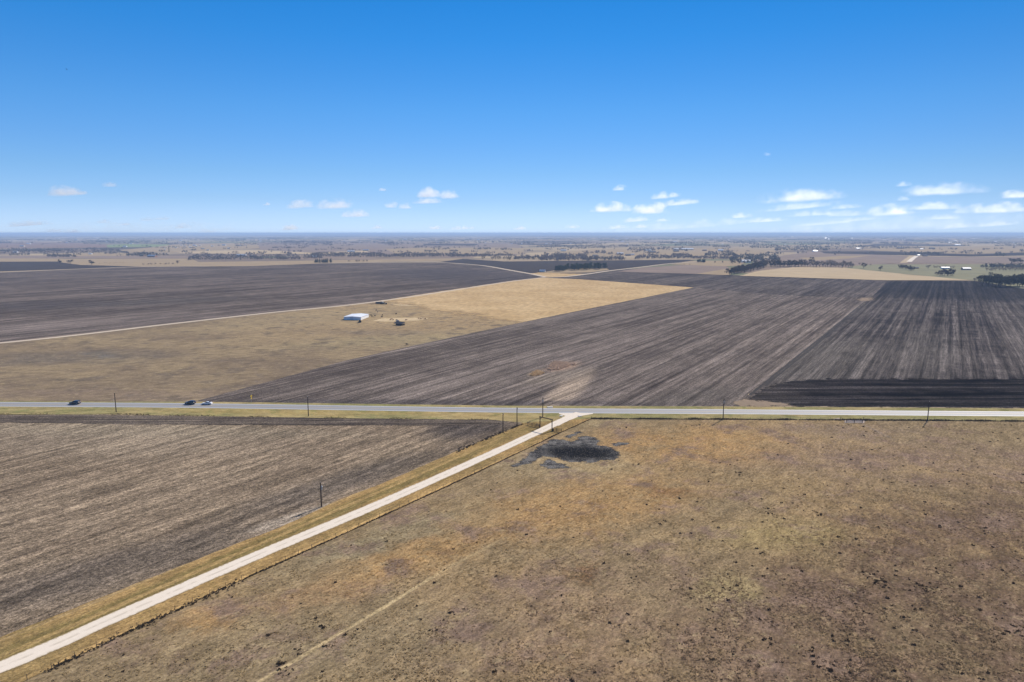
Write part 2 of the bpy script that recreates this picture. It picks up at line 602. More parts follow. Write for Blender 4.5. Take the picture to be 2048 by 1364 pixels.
# --- soils
M_left_near = soil('stubble_soil', (0.140, 0.104, 0.071), (0.285, 0.217, 0.145), (0.62, 0.50, 0.36), 33.5, 0.9, 0.62, crisp=1.1, furrow=(6.0, 0.05), wts=(0.22, 0.22, 0.16), lng=0.22, blobs=[
    ((250, 860), (420, 8), (0, 14), 0.5, (0.27, 0.22, 0.15), 0.55),
    ((200, 880), (300, 0), (0, 30), 0.6, (0.26, 0.21, 0.15), 0.4),
    ((940, 852), (70, 6), (-45, 24), 0.5, (0.055, 0.047, 0.045), 0.8),
    ((700, 960), (200, -60), (20, 16), 0.6, (0.08, 0.07, 0.062), 0.55),
    ((250, 1130), (330, -90), (30, 30), 0.6, (0.10, 0.083, 0.068), 0.6),
    ((600, 1030), (90, -28), (6, 10), 0.4, (0.36, 0.30, 0.23), 0.6)])
M_mid = soil('ploughed_soil', (0.082, 0.066, 0.057), (0.198, 0.162, 0.136), (0.32, 0.27, 0.225), 32.5, 0.55, 0.78, crisp=1.0, blobs=[
    ((1140, 775), (26, 0), (-35, 34), 0.6, (0.32, 0.25, 0.185), 0.95),
    ((1124, 732), (32, -6), (2, 8), 0.5, (0.34, 0.24, 0.17), 0.95), ((1074, 746), (14, -3), (0, 5), 0.5, (0.38, 0.28, 0.18), 0.95),
    ((1120, 752), (60, -12), (0, 10), 0.6, (0.24, 0.195, 0.15), 0.7),
    ((1190, 700), (120, -30), (0, 16), 0.6, (0.21, 0.17, 0.145), 0.4),
    ((900, 805), (520, 3), (0, 5), 0.5, (0.075, 0.064, 0.06), 0.65),
    ((1400, 790), (80, -5), (0, 14), 0.7, (0.10, 0.088, 0.075), 0.5)])
M_leftfar = soil('far_ploughed_soil', (0.078, 0.062, 0.054), (0.160, 0.128, 0.108), (0.24, 0.20, 0.165), 34, 0.3, 1.0, rowscale=3.0, blobs=[
    ((930, 550), (170, 5), (0, 14), 0.5, (0.075, 0.064, 0.064), 0.75),
    ((80, 610), (160, -4), (0, 8), 0.6, (0.085, 0.072, 0.068), 0.6),
    ((330, 603), (160, -8), (0, 6), 0.6, (0.09, 0.078, 0.072), 0.6),
    ((150, 650), (300, -20), (0, 12), 0.6, (0.19, 0.155, 0.135), 0.5)])
M_dark = soil('black_soil', (0.034, 0.029, 0.029), (0.130, 0.110, 0.098), (0.32, 0.28, 0.24), 32.5, 0.7, 1.0, furrow=(7.4, 0.2), rowscale=0.7, wts=(0.14, 0.36, 0.22), blobs=[
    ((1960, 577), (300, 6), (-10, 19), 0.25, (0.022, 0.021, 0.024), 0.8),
    ((1640, 720), (110, 4), (60, -45), 0.7, (0.16, 0.14, 0.118), 0.45),
    ((1850, 700), (60, 0), (0, 40), 0.8, (0.16, 0.14, 0.12), 0.35), ((1500, 795), (50, 10), (30, -24), 0.6, (0.15, 0.12, 0.098), 0.6)])
M_head = soil('headland_soil', (0.006, 0.0055, 0.006), (0.050, 0.043, 0.042), (0.16, 0.135, 0.12), 89, 0.35, 0.9, rowscale=0.8, wts=(0.12, 0.4, 0.26), crisp=1.2, furrow=(3.4, 0.4), blobs=[
    ((1530, 795), (50, 14), (40, -24), 0.7, (0.07, 0.058, 0.05), 0.5)])
M_upper = soil('upland_soil', (0.062, 0.052, 0.049), (0.130, 0.108, 0.094), (0.22, 0.185, 0.16), 33, 0.3, 1.0, rowscale=1.6)
M_slate = plain('slate_soil', (0.062, 0.052, 0.050), 1.0, 0.0, 0.3, 0.02)
M_mauve = plain('mauve_soil', (0.26, 0.200, 0.160), 1.0, 0.0, 0.3, 0.015)
M_red = plain('reddish_soil', (0.24, 0.165, 0.13), 1.0, 0.0, 0.25, 0.012)
M_tan = plain('tan_stubble', (0.35, 0.265, 0.165), 1.0, 0.0, 0.2, 0.02)
M_pale = plain('pale_stubble', (0.48, 0.37, 0.23), 1.0, 0.0, 0.2, 0.02)
M_green = plain('winter_green', (0.22, 0.26, 0.12), 1.0, 0.0, 0.2, 0.02)
M_sage = plain('sage_pasture', (0.25, 0.235, 0.145), 1.0, 0.0, 0.25, 0.015)

# --- grasses
OL, ST, OR, MV = (0.245, 0.188, 0.112), (0.315, 0.230, 0.126), (0.45, 0.265, 0.100), (0.25, 0.175, 0.125)
M_near = grass('dry_pasture', (OL, ST, (0.215, 0.155, 0.118), (0.33, 0.262, 0.155)), az=38, mott=0.95, speck=0.7, tint=(1.01, 0.965, 0.90), blobs=[
    ((1880, 1190), (420, 60), (-200, 270), 0.5, (0.132, 0.089, 0.062), 1.0),
    ((1800, 920), (330, 10), (0, 40), 0.6, (0.235, 0.170, 0.125), 0.85),
    ((1240, 1240), (360, 20), (-60, 120), 0.6, (0.225, 0.160, 0.112), 0.8),
    ((1360, 890), (190, 4), (-40, 40), 0.6, OR, 0.65),
    ((1180, 1010), (220, -20), (-60, 60), 0.6, OR, 0.55),
    ((820, 1115), (150, -40), (20, 26), 0.6, OR, 0.55),
    ((640, 1190), (110, -20), (10, 22), 0.6, (0.36, 0.225, 0.115), 0.6),
    ((430, 1240), (60, -10), (10, 24), 0.6, OR, 0.6),
    ((1330, 985), (42, 4), (0, 13), 0.5, (0.21, 0.115, 0.055), 0.9),
    ((1165, 1140), (34, -4), (0, 14), 0.5, (0.17, 0.095, 0.045), 0.9),
    ((1690, 860), (160, 3), (0, 12), 0.6, (0.225, 0.17, 0.135), 0.8),
    ((1180, 845), (110, -5), (0, 10), 0.6, (0.31, 0.26, 0.15), 0.6),
    ((1130, 925), (150, 5), (-10, 26), 0.6, (0.35, 0.295, 0.18), 0.7),
    ((700, 1290), (300, -60), (40, 60), 0.7, (0.245, 0.20, 0.125), 0.7),
    ((760, 1075), (180, -60), (10, 16), 0.6, (0.27, 0.24, 0.155), 0.6),
    ((1560, 1070), (120, 10), (-30, 30), 0.6, (0.36, 0.29, 0.13), 0.7),
    ((1460, 1180), (70, 10), (-10, 40), 0.6, (0.32, 0.265, 0.13), 0.8)],
    lines=[((520, 1364), (905, 1130), 0.75, (0.46, 0.365, 0.21), 0.95), ((905, 1130), (1010, 1075), 0.9, (0.38, 0.30, 0.17), 0.4),
           ((1725, 848), (1790, 880), 1.0, (0.26, 0.21, 0.17), 0.7)])
M_verge = grass('mown_verge', tint=(1.05, 0.98, 0.89), base=((0.25, 0.185, 0.085), (0.36, 0.25, 0.112), (0.195, 0.155, 0.062), (0.43, 0.30, 0.14)), az=35, mott=0.7, speck=0.7, scl=1.5, lines=[
    ((-60, 1340), (1075, 850), 4.2, (0.175, 0.145, 0.060), 0.85), ((0, 1315), (1050, 856), 1.2, (0.42, 0.30, 0.14), 0.7), ((0, 1283), (1000, 866), 0.9, (0.40, 0.30, 0.16), 0.7),
    ((60, 1352), (1095, 878), 1.0, (0.52, 0.36, 0.16), 0.8), ((140, 1335), (1040, 916), 0.7, (0.30, 0.19, 0.085), 0.7), ((60, 1372), (1070, 895), 0.8, (0.50, 0.36, 0.18), 0.7)])
M_roadgrass = grass('roadside_grass', ((0.25, 0.225, 0.095), (0.37, 0.29, 0.135), (0.175, 0.185, 0.068), (0.40, 0.30, 0.14)), az=89, mott=0.7, speck=0.4, scl=1.8, blobs=[
    ((640, 825), (330, 4), (0, 6), 0.5, (0.38, 0.27, 0.10), 0.7), ((1000, 832), (110, 4), (0, 8), 0.5, (0.36, 0.25, 0.11), 0.6)])
M_past_left = grass('cattle_pasture', ((0.200, 0.150, 0.100), (0.285, 0.215, 0.128), (0.150, 0.118, 0.088), (0.36, 0.28, 0.155)), az=70, mott=0.85, speck=0.45, blobs=[
    ((150, 715), (190, -6), (0, 12), 0.7, (0.155, 0.135, 0.11), 0.7),
    ((200, 710), (35, 0), (0, 7), 0.6, (0.13, 0.125, 0.115), 0.7),
    ((300, 790), (380, 4), (0, 10), 0.6, (0.25, 0.185, 0.135), 0.6),
    ((1000, 600), (320, -12), (-60, 40), 0.5, (0.46, 0.325, 0.165), 0.9),
    ((620, 635), (200, -15), (0, 14), 0.7, (0.34, 0.265, 0.155), 0.7),
    ((790, 680), (180, -10), (0, 12), 0.7, (0.33, 0.275, 0.155), 0.6),
    ((770, 665), (130, 0), (0, 4), 0.6, (0.22, 0.175, 0.125), 0.6)])
M_stub = grass('gold_stubble', ((0.47, 0.325, 0.165), (0.54, 0.385, 0.205), (0.43, 0.30, 0.155), (0.52, 0.375, 0.20)), az=34, mott=0.5, speck=0.15)

# near fields (photo outline -> ground)
LF = [(-900, 822), (0, 826), (220, 826.5), (640, 834), (980, 838.5), (1020, 841), (1044, 848), (980, 875), (872, 920), (755, 971), (677, 998), (640, 1018), (560, 1055), (500, 1077), (0, 1275), (-900, 1640)]
NEAR = [(-900, 1660), (0, 1268), (500, 1070), (1060, 838), (1190, 835), (3000, 848), (3000, 1700)]
sheet('pasture', NEAR, 0.010, M_near, 'worn brown and straw pasture filling the foreground right of the gravel drive', 'pasture', 0.3)
VERGE = [(-900, 1660), (0, 1272), (500, 1074), (560, 1052), (755, 968), (872, 917), (980, 872), (1046, 846), (1040, 832), (1190, 832), (1183, 836.5), (1120, 866), (980, 932), (950, 946.5), (755, 1037), (576, 1119), (488, 1158), (244, 1270), (49, 1363), (-560, 1660)]
sheet('mown_verge', VERGE, 0.020, M_verge, 'golden mown grass verge along both sides of the white gravel drive', 'verge', 0.25)
ROADV = [(-1000, 800), (0, 802.5), (400, 803.5), (1000, 811.5), (1480, 813.5), (2048, 817), (3000, 822), (3000, 846), (2048, 843), (1700, 840.5), (1183, 837), (1046, 846), (1044, 845), (980, 839.5), (640, 836), (220, 829), (0, 829), (-1000, 826)]
sheet('roadside_grass', ROADV, 0.066, M_roadgrass, 'green and tan grass strips on both sides of the highway', 'verge', 0.3)
sheet('stubble_field', LF, 0.040, M_left_near, 'brown tilled stubble field left of the gravel drive, below the highway', 'field', 0.35, 2.5)
M_head2 = feather(soil('turnrow_soil', (0.060, 0.047, 0.038), (0.150, 0.120, 0.092), (0.34, 0.28, 0.21), 89, 0.5, 1.0, rowscale=0.7, crisp=1.1, furrow=(3.2, 0.2)), 0.9, 0.2)
soft_sheet('headland', [(-700, 823), (0, 828), (640, 836), (1000, 841), (1018, 845), (960, 851), (640, 851), (300, 849), (0, 845), (-700, 838)], 0.048, M_head2, 'brown headland rows of the stubble field along the near side of the highway', 'field', 1.4, 3.0)
MIDP = [(395, 801.5), (700, 719), (939, 667), (1076, 638), (1387, 575), (1560, 590), (1740, 597), (1545, 752), (1475, 806), (1480, 813), (1000, 811), (400, 804)]
sheet('ploughed_field', MIDP, 0.056, M_mid, 'grey brown ploughed field beyond the highway with diagonal rows', 'field', 0.8)
sheet('black_field', [(1478, 812), (1476, 805), (1545, 752), (1740, 597), (1777, 560), (1950, 562), (2048, 575), (3200, 640), (3200, 822), (2048, 816), (1600, 812.5)], 0.058, M_dark, 'dark field at right with rows running away from the viewer', 'field', 1.0)
soft_sheet('headland', [(1484, 812), (1500, 796), (1528, 776), (1570, 765), (1600, 761), (1660, 758), (2048, 758.5), (2400, 760.5), (2400, 818), (2048, 816), (1600, 812.5)], 0.060, feather(M_head, 1.2, 0.15), 'freshly turned black headland strip beside the highway at right', 'field', 1.6, 7.0)
sheet('cattle_pasture', [(-1100, 770), (0, 687), (540, 627), (760, 603.5), (1024, 563.5), (1090, 556), (1160, 559), (1387, 575), (1076, 638.5), (939, 667.5), (700, 719.5), (395, 802), (0, 803), (-1100, 801)], 0.044, M_past_left, 'tan cattle pasture around the white barn beyond the highway', 'pasture', 0.6)
soft_sheet('golden_field', [(850, 617), (770, 601), (770, 588), (1024, 546), (1100, 545), (1180, 549), (1470, 564), (1470, 600), (1150, 672), (1040, 646), (950, 630)], 0.050, feather(M_stub, 0.8, 0.03), 'bright golden stubble field behind the white barn', 'field', 5.0, 75.0)
sheet('far_ploughed_field', [(-1100, 768), (0, 684), (540, 624), (760, 601), (1024, 561.5), (1086, 554.5), (1060, 548), (1030, 541), (960, 531), (875, 525), (640, 527), (512, 532), (290, 534), (0, 546), (-1100, 572)], 0.06, M_leftfar, 'wide grey brown ploughed field at left beyond the cattle pasture', 'field', 2.0, 8.0)
sheet('upland_field', [(1095, 556), (1220, 544.5), (1390, 547.5), (1480, 551), (1777, 560), (1740, 597), (1560, 590), (1387, 575), (1160, 558.5)], 0.06, M_upper, 'grey ploughed field between the golden stubble and the dark tree line', 'field', 1.5, 6.0)

# far fields
FAR = [
    ('tan_field', [(-300, 517), (90, 518), (385, 517), (395, 524), (640, 521), (760, 519.5), (925, 516.5), (925, 520), (800, 523), (640, 527), (500, 532), (290, 534), (160, 531), (120, 523), (-300, 524)], M_tan, 'tan stubble field with cattle behind the ploughed field at left'),
    ('slate_field', [(-600, 527), (-300, 525), (110, 523), (160, 530), (285, 533), (0, 543), (-600, 560)], M_slate, 'slate coloured field strip at the far left edge'),
    ('mauve_field', [(-300, 511), (95, 511), (255, 511), (370, 512), (388, 516), (95, 517), (-300, 518)], M_mauve, 'mauve fallow strip behind the tan cattle field'),
    ('tan_field', [(118, 509), (200, 506), (330, 507), (330, 511), (150, 512)], M_tan, 'thin tan strip between woods at far left'),
    ('reddish_field', [(-100, 485), (120, 484.5), (215, 489), (215, 495), (-100, 498)], M_red, 'reddish field below the horizon at far left'),
    ('green_field', [(212, 490), (248, 488), (340, 489), (330, 493.5), (215, 495)], M_green, 'small green winter crop field at far left'),
    ('tan_field', [(240, 500), (300, 495), (350, 489), (512, 485), (520, 497), (430, 500), (350, 505), (250, 504)], M_tan, 'tan field around the far village at left'),
    ('pale_field', [(352, 504), (430, 501), (560, 500), (640, 504), (560, 508), (370, 507)], M_pale, 'pale strip in front of the far village'),
    ('mauve_field', [(515, 484), (750, 484), (1030, 487), (1060, 500), (1030, 511), (930, 510), (640, 506), (520, 500)], M_mauve, 'broad mauve field across the middle distance'),
    ('pale_field', [(552, 507), (640, 505), (735, 501), (735, 505), (640, 509)], M_pale, 'pale yellow strip behind the bare wood'),
    ('tan_field', [(770, 498), (860, 495), (1060, 496), (1040, 508), (930, 509.5), (790, 507)], M_tan, 'tan field behind the long bare wood'),
    ('slate_field', [(845, 488), (960, 488), (950, 491), (850, 491)], M_slate, 'thin slate strip far off in the middle'),
    ('slate_field', [(925, 518), (1010, 523), (1380, 519.5), (1395, 523), (1335, 527), (1218, 541), (1150, 538), (1100, 542), (1060, 547), (1030, 540), (960, 530), (880, 524)], M_slate, 'dark field surrounding the evergreen grove'),
    ('tan_yard', [(1082, 545), (1130, 538), (1212, 537), (1218, 540), (1180, 545), (1120, 546)], M_tan, 'tan ground in front of the evergreen grove'),
    ('tan_field', [(1110, 505), (1180, 499), (1300, 497), (1500, 497), (1560, 503), (1480, 512), (1380, 513), (1280, 512), (1180, 511)], M_tan, 'tan fields around the scattered farmsteads'),
    ('mauve_field', [(1232, 543.5), (1290, 535), (1368, 530), (1452, 533), (1460, 537), (1400, 547.5), (1390, 548)], M_mauve, 'mauve field left of the dark tree line'),
    ('tan_field', [(1380, 522), (1500, 521), (1480, 531), (1450, 533), (1370, 530), (1340, 529)], M_tan, 'tan field in front of the white farmhouse'),
    ('pale_field', [(1392, 548), (1440, 540), (1464, 537), (1460, 551)], M_tan, 'tan triangle at the left end of the dark tree line'),
    ('tan_hill', [(1478, 552), (1525, 541), (1600, 533), (1690, 535), (1810, 549), (1960, 561), (1777, 561)], M_pale, 'smooth tan field in front of the bare tree row'),
    ('sage_field', [(1690, 536), (1720, 529), (2048, 529), (2500, 527), (2500, 600), (2048, 578), (1955, 562), (1815, 549)], M_sage, 'grey green pasture at right with clumps of trees'),
    ('mauve_field', [(1500, 522), (1620, 503), (1760, 510), (1825, 512.5), (1800, 526), (1690, 533), (1560, 533)], M_mauve, 'mauve fallow field behind the bare tree row'),
    ('tan_field', [(1600, 516), (1690, 512), (1740, 511), (1700, 517), (1620, 522)], M_tan, 'thin tan band on the mauve field at right'),
    ('mauve_field', [(1836, 513.5), (2048, 514), (2400, 512), (2400, 528), (2048, 528), (1806, 526)], M_mauve, 'mauve field strip at the right edge'),
    ('tan_field', [(1700, 498), (1900, 494), (2048, 490), (2400, 490), (2400, 503), (2048, 505), (1930, 508), (1760, 502)], M_tan, 'tan fields below the horizon at right'),
    ('slate_field', [(1640, 503), (1760, 503), (1945, 509), (2048, 505), (2400, 499), (2400, 505), (2048, 511), (1945, 513), (1780, 510), (1650, 507)], M_slate, 'long dark field strip at far right'),
    ('tan_field', [(1820, 511), (1836, 512), (1812, 526), (1800, 526)], M_pale, 'pale verge beside the far white track'),
]
for i, (nm, px, mt, lb) in enumerate(FAR):
    sheet(nm, px, 0.10 + 0.02 * i, mt, lb, 'field', 4.0, 25.0)

# ------------------------------------------------------------------ roads
n = NT('asphalt')
f = n.noise(n.pos(), 1.5, 4, 0.7)
g_ = n.noise(n.rows(89, 0.9, 40), 1.0, 3, 0.6)
c = n.mix(n.m('ADD', n.m('MULTIPLY', f, 0.4), n.m('MULTIPLY', g_, 0.6)), (0.21, 0.205, 0.21), (0.34, 0.335, 0.335))
M_road = n.finish(c, 0.72, 0.32, f, 0.2, 0.02)
def gravel(name, ruts):
    n = NT(name)
    f = n.noise(n.pos(), 0.8, 5, 0.7)
    g_ = n.noise(n.rows(33, 0.5, 40), 1.0, 3, 0.6)
    c = n.mix(n.m('ADD', n.m('MULTIPLY', f, 0.5), n.m('MULTIPLY', g_, 0.5)), (0.62, 0.53, 0.42), (0.86, 0.765, 0.64))
    if not ruts:
        return n.finish(c, 1.0, 0.0, f, 0.3, 0.03)
    at = n.node('ShaderNodeAttribute')
    at.attribute_name = 'across'
    a_ = n.m('ABSOLUTE', at.outputs['Fac'])
    crown = n.m('MULTIPLY', n.rng(a_, 0.22, 0.05), n.rng(n.noise(n.pos(), 0.25, 4, 0.7), 0.4, 0.6))
    c = n.mix(n.m('MULTIPLY', crown, 0.5), c, (0.43, 0.36, 0.27))
    edge = n.rng(n.m('ADD', a_, n.m('MULTIPLY', n.m('SUBTRACT', n.noise(n.pos(), 0.9, 4, 0.75), 0.5), 0.7)), 0.78, 1.02)
    c = n.mix(n.m('MULTIPLY', edge, 0.9), c, (0.34, 0.26, 0.14))
    return n.finish(c, 1.0, 0.0, f, 0.3, 0.03)
M_gravel = gravel('caliche_gravel', False)
M_gravel_drive = gravel('caliche_drive', True)
M_track = plain('farm_track', (0.58, 0.485, 0.375), 1.0, 0.0, 0.2, 0.1)
M_paint_w = plain('road_paint', (0.75, 0.75, 0.72), 0.6, 0.3, 0.1, 1.0)
M_paint_y = plain('yellow_road_paint', (0.60, 0.42, 0.10), 0.6, 0.3, 0.15, 1.0)

def smooth_line(px, n_=8):
    pts = [P(*q) for q in px]
    out = []
    for i in range(len(pts) - 1):
        p0, p1, p2, p3 = pts[max(i - 1, 0)], pts[i], pts[i + 1], pts[min(i + 2, len(pts) - 1)]
        for j in range(n_):
            t = j / n_
            out.append(0.5 * ((2 * p1) + (p2 - p0) * t + (2 * p0 - 5 * p1 + 4 * p2 - p3) * t * t + (3 * p1 - p0 - 3 * p2 + p3) * t ** 3))
    out.append(pts[-1])
    return out

ROAD = smooth_line([(-1200, 801), (0, 808.7), (400, 811.5), (1000, 820.4), (1460, 823.6), (2048, 828), (3200, 836)])
strip('highway', ROAD, 9.0, 0.072, M_road, 'two lane grey highway crossing the whole view', 'road', 0.08, 6.0)
def offset(pts, d):
    out = []
    for i, p in enumerate(pts):
        t = (pts[min(i + 1, len(pts) - 1)] - pts[max(i - 1, 0)]).normalized()
        out.append(p + Vector((-t.y, t.x, 0)) * d)
    return out
for d_, nm in ((3.75, 'far'), (-3.75, 'near')):
    strip('edge_line', offset(ROAD, d_), 0.36, 0.078, M_paint_w, 'white painted line along the %s edge of the highway' % nm, 'road marking', 0.0, 6.0)
strip('centre_line', ROAD, 0.26, 0.078, M_paint_y, 'yellow centre line of the highway', 'road marking', 0.0, 6.0)

DRIVE = smooth_line([(-900, 1700), (0, 1335.5), (250, 1226), (500, 1117), (755, 1009.5), (955, 920), (1069, 867.5), (1120, 843), (1148, 830), (1160, 826)])
strip('gravel_drive', DRIVE, 4.9, 0.082, M_gravel_drive, 'straight white gravel drive running from lower left to the highway', 'drive', 0.25, 2.0)
sheet('drive_apron', [(1118, 828), (1131, 832), (1124, 838), (1112, 845), (1117, 852), (1138, 841), (1160, 832.5), (1186, 828), (1186, 826.5), (1118, 826.5)], 0.088, M_gravel, 'flared gravel mouth of the drive at the highway', 'drive', 0.2, 2.0)
for px, wd, lb in (
    ([(-900, 760), (0, 686), (340, 648), (540, 625.5), (760, 602.3), (1024, 562.5), (1092, 555)], 6.5, 'pale straight farm track between the ploughed field and the cattle pasture'),
    ([(1092, 555), (1131, 554), (1180, 548), (1220, 542), (1280, 535), (1340, 527.5), (1392, 524)], 10.0, 'pale dirt road curving past the evergreen grove to the right'),
    ([(640, 526.5), (780, 524.5), (875, 525), (960, 531), (1020, 541), (1060, 548), (1092, 555)], 10.0, 'curved pale field road left of the evergreen grove'),
    ([(-200, 550), (0, 545), (140, 539), (290, 533.5), (420, 533)], 9.0, 'thin pale path along the far edge of the left ploughed field')):
    strip('farm_track', smooth_line(px), wd, 0.09 if wd < 6.8 else 0.70, M_track, lb, 'track', 0.5, 12.0)
M_furrow = plain('dark_furrow', (0.045, 0.038, 0.035), 0.95, 0.05, 0.4, 0.3)
strip('dead_furrow', [P(1500, 790), P(1545, 753), P(1640, 677), P(1730, 603)], 1.6, 0.062, M_furrow, 'dark dead furrow between the grey brown field and the dark field', 'furrow', 0.5, 4.0)
strip('dead_furrow', [P(1530, 772), P(1570, 740), P(1660, 667), P(1735, 607)], 1.2, 0.061, M_furrow, 'second thinner dark furrow just right of the field boundary', 'furrow', 0.5, 4.0)
strip('white_track', [P(1818, 524), P(1826, 517), P(1833, 512.5)], 14, 0.74, M_gravel, 'short white track far off at right', 'track', 0.5, 12.0)

# ------------------------------------------------------------------ bare patches
n = NT('cracked_mud')
w = n.warp(5.0, 0.15)
v1 = n.node('ShaderNodeTexVoronoi', feature='DISTANCE_TO_EDGE')
n.put(v1.inputs['Vector'], n.warp(0.5, 1.0))
v1.inputs['Scale'].default_value = 0.9
s1 = n.noise(n.pos(), 1.2, 3, 0.75)
c = n.mix(n.rng(n.noise(n.pos(), 0.25, 4, 0.6), 0.4, 0.6), (0.048, 0.045, 0.043), (0.150, 0.140, 0.127))
mk = n.blob((1162, 905), (76, 4), (-10, 13), 0.5, w)
c = n.mix(n.m('MULTIPLY', mk, 0.95), c, (0.008, 0.008, 0.009))
c = n.mix(n.m('MULTIPLY', n.rng(n.noise(n.pos(), 1.6, 2, 0.8), 0.58, 0.66), n.rng(mk, 0.0, 1.0, 0.85, 0.35)), c, (0.42, 0.39, 0.36))
c = n.mix(n.m('MULTIPLY', n.rng(s1, 0.42, 0.30), 0.7), c, (0.012, 0.012, 0.014))
M_mud = feather(n.finish(c, 1.0, 0.0, s1, 0.8, 0.25), 1.9, 0.22)
soft_sheet('pond_bed', [(1020, 934), (1036, 924), (1052, 915), (1066, 900), (1090, 886), (1108, 879), (1128, 880), (1146, 884), (1158, 875), (1172, 872), (1190, 876), (1200, 882), (1192, 889), (1212, 892), (1230, 898), (1240, 908), (1236, 916), (1216, 922), (1180, 925), (1140, 924), (1118, 917), (1104, 916), (1088, 913), (1070, 922), (1046, 930)], 0.018, M_mud, 'black cracked mud of a dried pond in the pasture beside the drive', 'pond bed', 0.6, 2.6)
soft_sheet('mud_patch', [(1082, 930), (1096, 919), (1104, 922), (1126, 929), (1140, 934), (1120, 936), (1098, 937)], 0.020, M_mud, 'small grey mud patch below the dried pond', 'mud', 0.7, 2.2)
soft_sheet('mud_patch', [(1222, 887), (1238, 884), (1254, 886), (1246, 891), (1230, 892)], 0.020, M_mud, 'small grey mud patch right of the dried pond', 'mud', 0.7, 2.2)
soft_sheet('mud_patch', [(1132, 874), (1148, 866), (1160, 863), (1163, 866), (1150, 870), (1140, 876)], 0.020, M_mud, 'narrow grey mud streak above the dried pond', 'mud', 0.7, 2.2)
M_sand = feather(plain('bare_sand', (0.55, 0.42, 0.25), 1.0, 0.0, 0.2, 0.2), 1.2, 0.15)
soft_sheet('bare_sand', [(742, 642), (762, 637), (800, 635.5), (848, 635.5), (858, 637.5), (838, 641), (800, 642.5), (770, 643.5)], 0.062, M_sand, 'bright trampled sand where the cattle feed beside the barn', 'sand', 0.7, 6.0)
soft_sheet('bare_sand', [(776, 607.5), (800, 609), (840, 612), (800, 611)], 0.064, M_sand, 'pale worn streak right of the long dark trailer', 'sand', 0.7, 6.0)
M_patch = feather(plain('weedy_patch', (0.27, 0.205, 0.145), 1.0, 0.0, 0.3, 0.3), 1.7, 0.12)
soft_sheet('bare_patch', [(1714, 600), (1722, 596), (1738, 595), (1746, 598), (1738, 602), (1722, 602)], 0.070, M_patch, 'tan uncropped corner between the two dark fields', 'patch', 1.2, 10.0)
soft_sheet('bare_patch', [(1470, 806), (1486, 796), (1500, 800), (1560, 806), (1590, 812), (1480, 813)], 0.064, M_patch, 'dry weedy corner of the field beside the roadside pole', 'patch', 1.0, 5.0)
M_bareearth = plain('pale_bare_earth', (0.40, 0.33, 0.25), 1.0, 0.0, 0.2, 0.6)
sheet('bare_patch', [(1664, 838.5), (1676, 836), (1681, 837.5), (1678, 840)], 0.070, M_bareearth, 'pale earth bank at the roadside gate', 'patch', 0.3, 1.0)

# ------------------------------------------------------------------ scattered ground cover
def tufts(name, pos, height, width, blades, mat, lean=0.4):
    """many small leaf blades at world positions (N,2)"""
    N = len(pos)
    B = blades
    base = np.repeat(pos, B, axis=0)
    hh = np.repeat(height, B) * rng.uniform(0.5, 1.1, N * B)
    ww = np.repeat(width, B)
    a = rng.uniform(0, 2 * np.pi, N * B)
    rr_ = np.sqrt(rng.uniform(0, 1, N * B)) * ww * 0.5
    cx = base[:, 0] + np.cos(a) * rr_
    cy = base[:, 1] + np.sin(a) * rr_
    b = rng.uniform(0, 2 * np.pi, N * B)
    bw = ww * rng.uniform(0.18, 0.38, N * B)
    lx = rng.normal(0, lean, N * B) * hh
    ly = rng.normal(0, lean, N * B) * hh
    v = np.zeros((N * B, 3, 3), np.float32)
    v[:, 0, 0] = cx - np.cos(b) * bw
    v[:, 0, 1] = cy - np.sin(b) * bw
    v[:, 1, 0] = cx + np.cos(b) * bw
    v[:, 1, 1] = cy + np.sin(b) * bw
    v[:, 2, 0] = cx + lx
    v[:, 2, 1] = cy + ly
    v[:, 2, 2] = hh
    tri = np.arange(N * B * 3).reshape(-1, 3)
    return np_mesh(name, v.reshape(-1, 3), tri)

def in_poly(px, x, y):
    ins = np.zeros(len(x), bool)
    j = len(px) - 1
    for i in range(len(px)):
        xi, yi = px[i]
        xj, yj = px[j]
        c_ = ((yi > y) != (yj > y)) & (x < (xj - xi) * (y - yi) / (yj - yi + 1e-9) + xi)
        ins ^= c_
        j = i
    return ins

def Pn(x, y):
    u = (x - 1024) / FPX
    v = -(y - 682) / FPX
    dz = -math.sin(PITCH) + v * math.cos(PITCH)
    t = -CAM_H / dz
    return np.stack([u * t, (math.cos(PITCH) + v * math.sin(PITCH)) * t], 1)

PASTURE_PX = [(60, 1372), (244, 1278), (488, 1166), (755, 1044), (950, 954), (1120, 872), (1190, 842), (2700, 852), (2700, 1900), (-500, 1900)]
def px_scatter(poly, N, x0, x1, y0, y1, power=1.0):
    x = rng.uniform(x0, x1, N)
    y = y0 + (y1 - y0) * rng.uniform(0, 1, N) ** power
    k = in_poly(poly, x, y)
    return x[k], y[k]

M_straw = grass('straw_blades', blade=0.55, tint=(1.0, 0.95, 0.88), base=((0.34, 0.27, 0.155), (0.43, 0.33, 0.18), (0.33, 0.24, 0.155), (0.46, 0.35, 0.18)), mott=0.6, speck=0.2, blobs=[
    ((1880, 1190), (420, 60), (-200, 270), 0.5, (0.205, 0.147, 0.105), 1.0),
    ((1240, 1240), (360, 20), (-60, 120), 0.6, (0.29, 0.21, 0.15), 0.75),
    ((1180, 1010), (220, -20), (-60, 60), 0.6, (0.56, 0.36, 0.15), 0.75),
    ((820, 1115), (150, -40), (20, 26), 0.6, (0.56, 0.36, 0.15), 0.7), ((640, 1190), (110, -20), (10, 22), 0.6, (0.50, 0.31, 0.16), 0.7)])
M_weed = leafy('dark_weed', (0.060, 0.042, 0.028), 0.4, 1.5, 0.45)
x, y = px_scatter(PASTURE_PX, 190000, -450, 2600, 845, 1760)
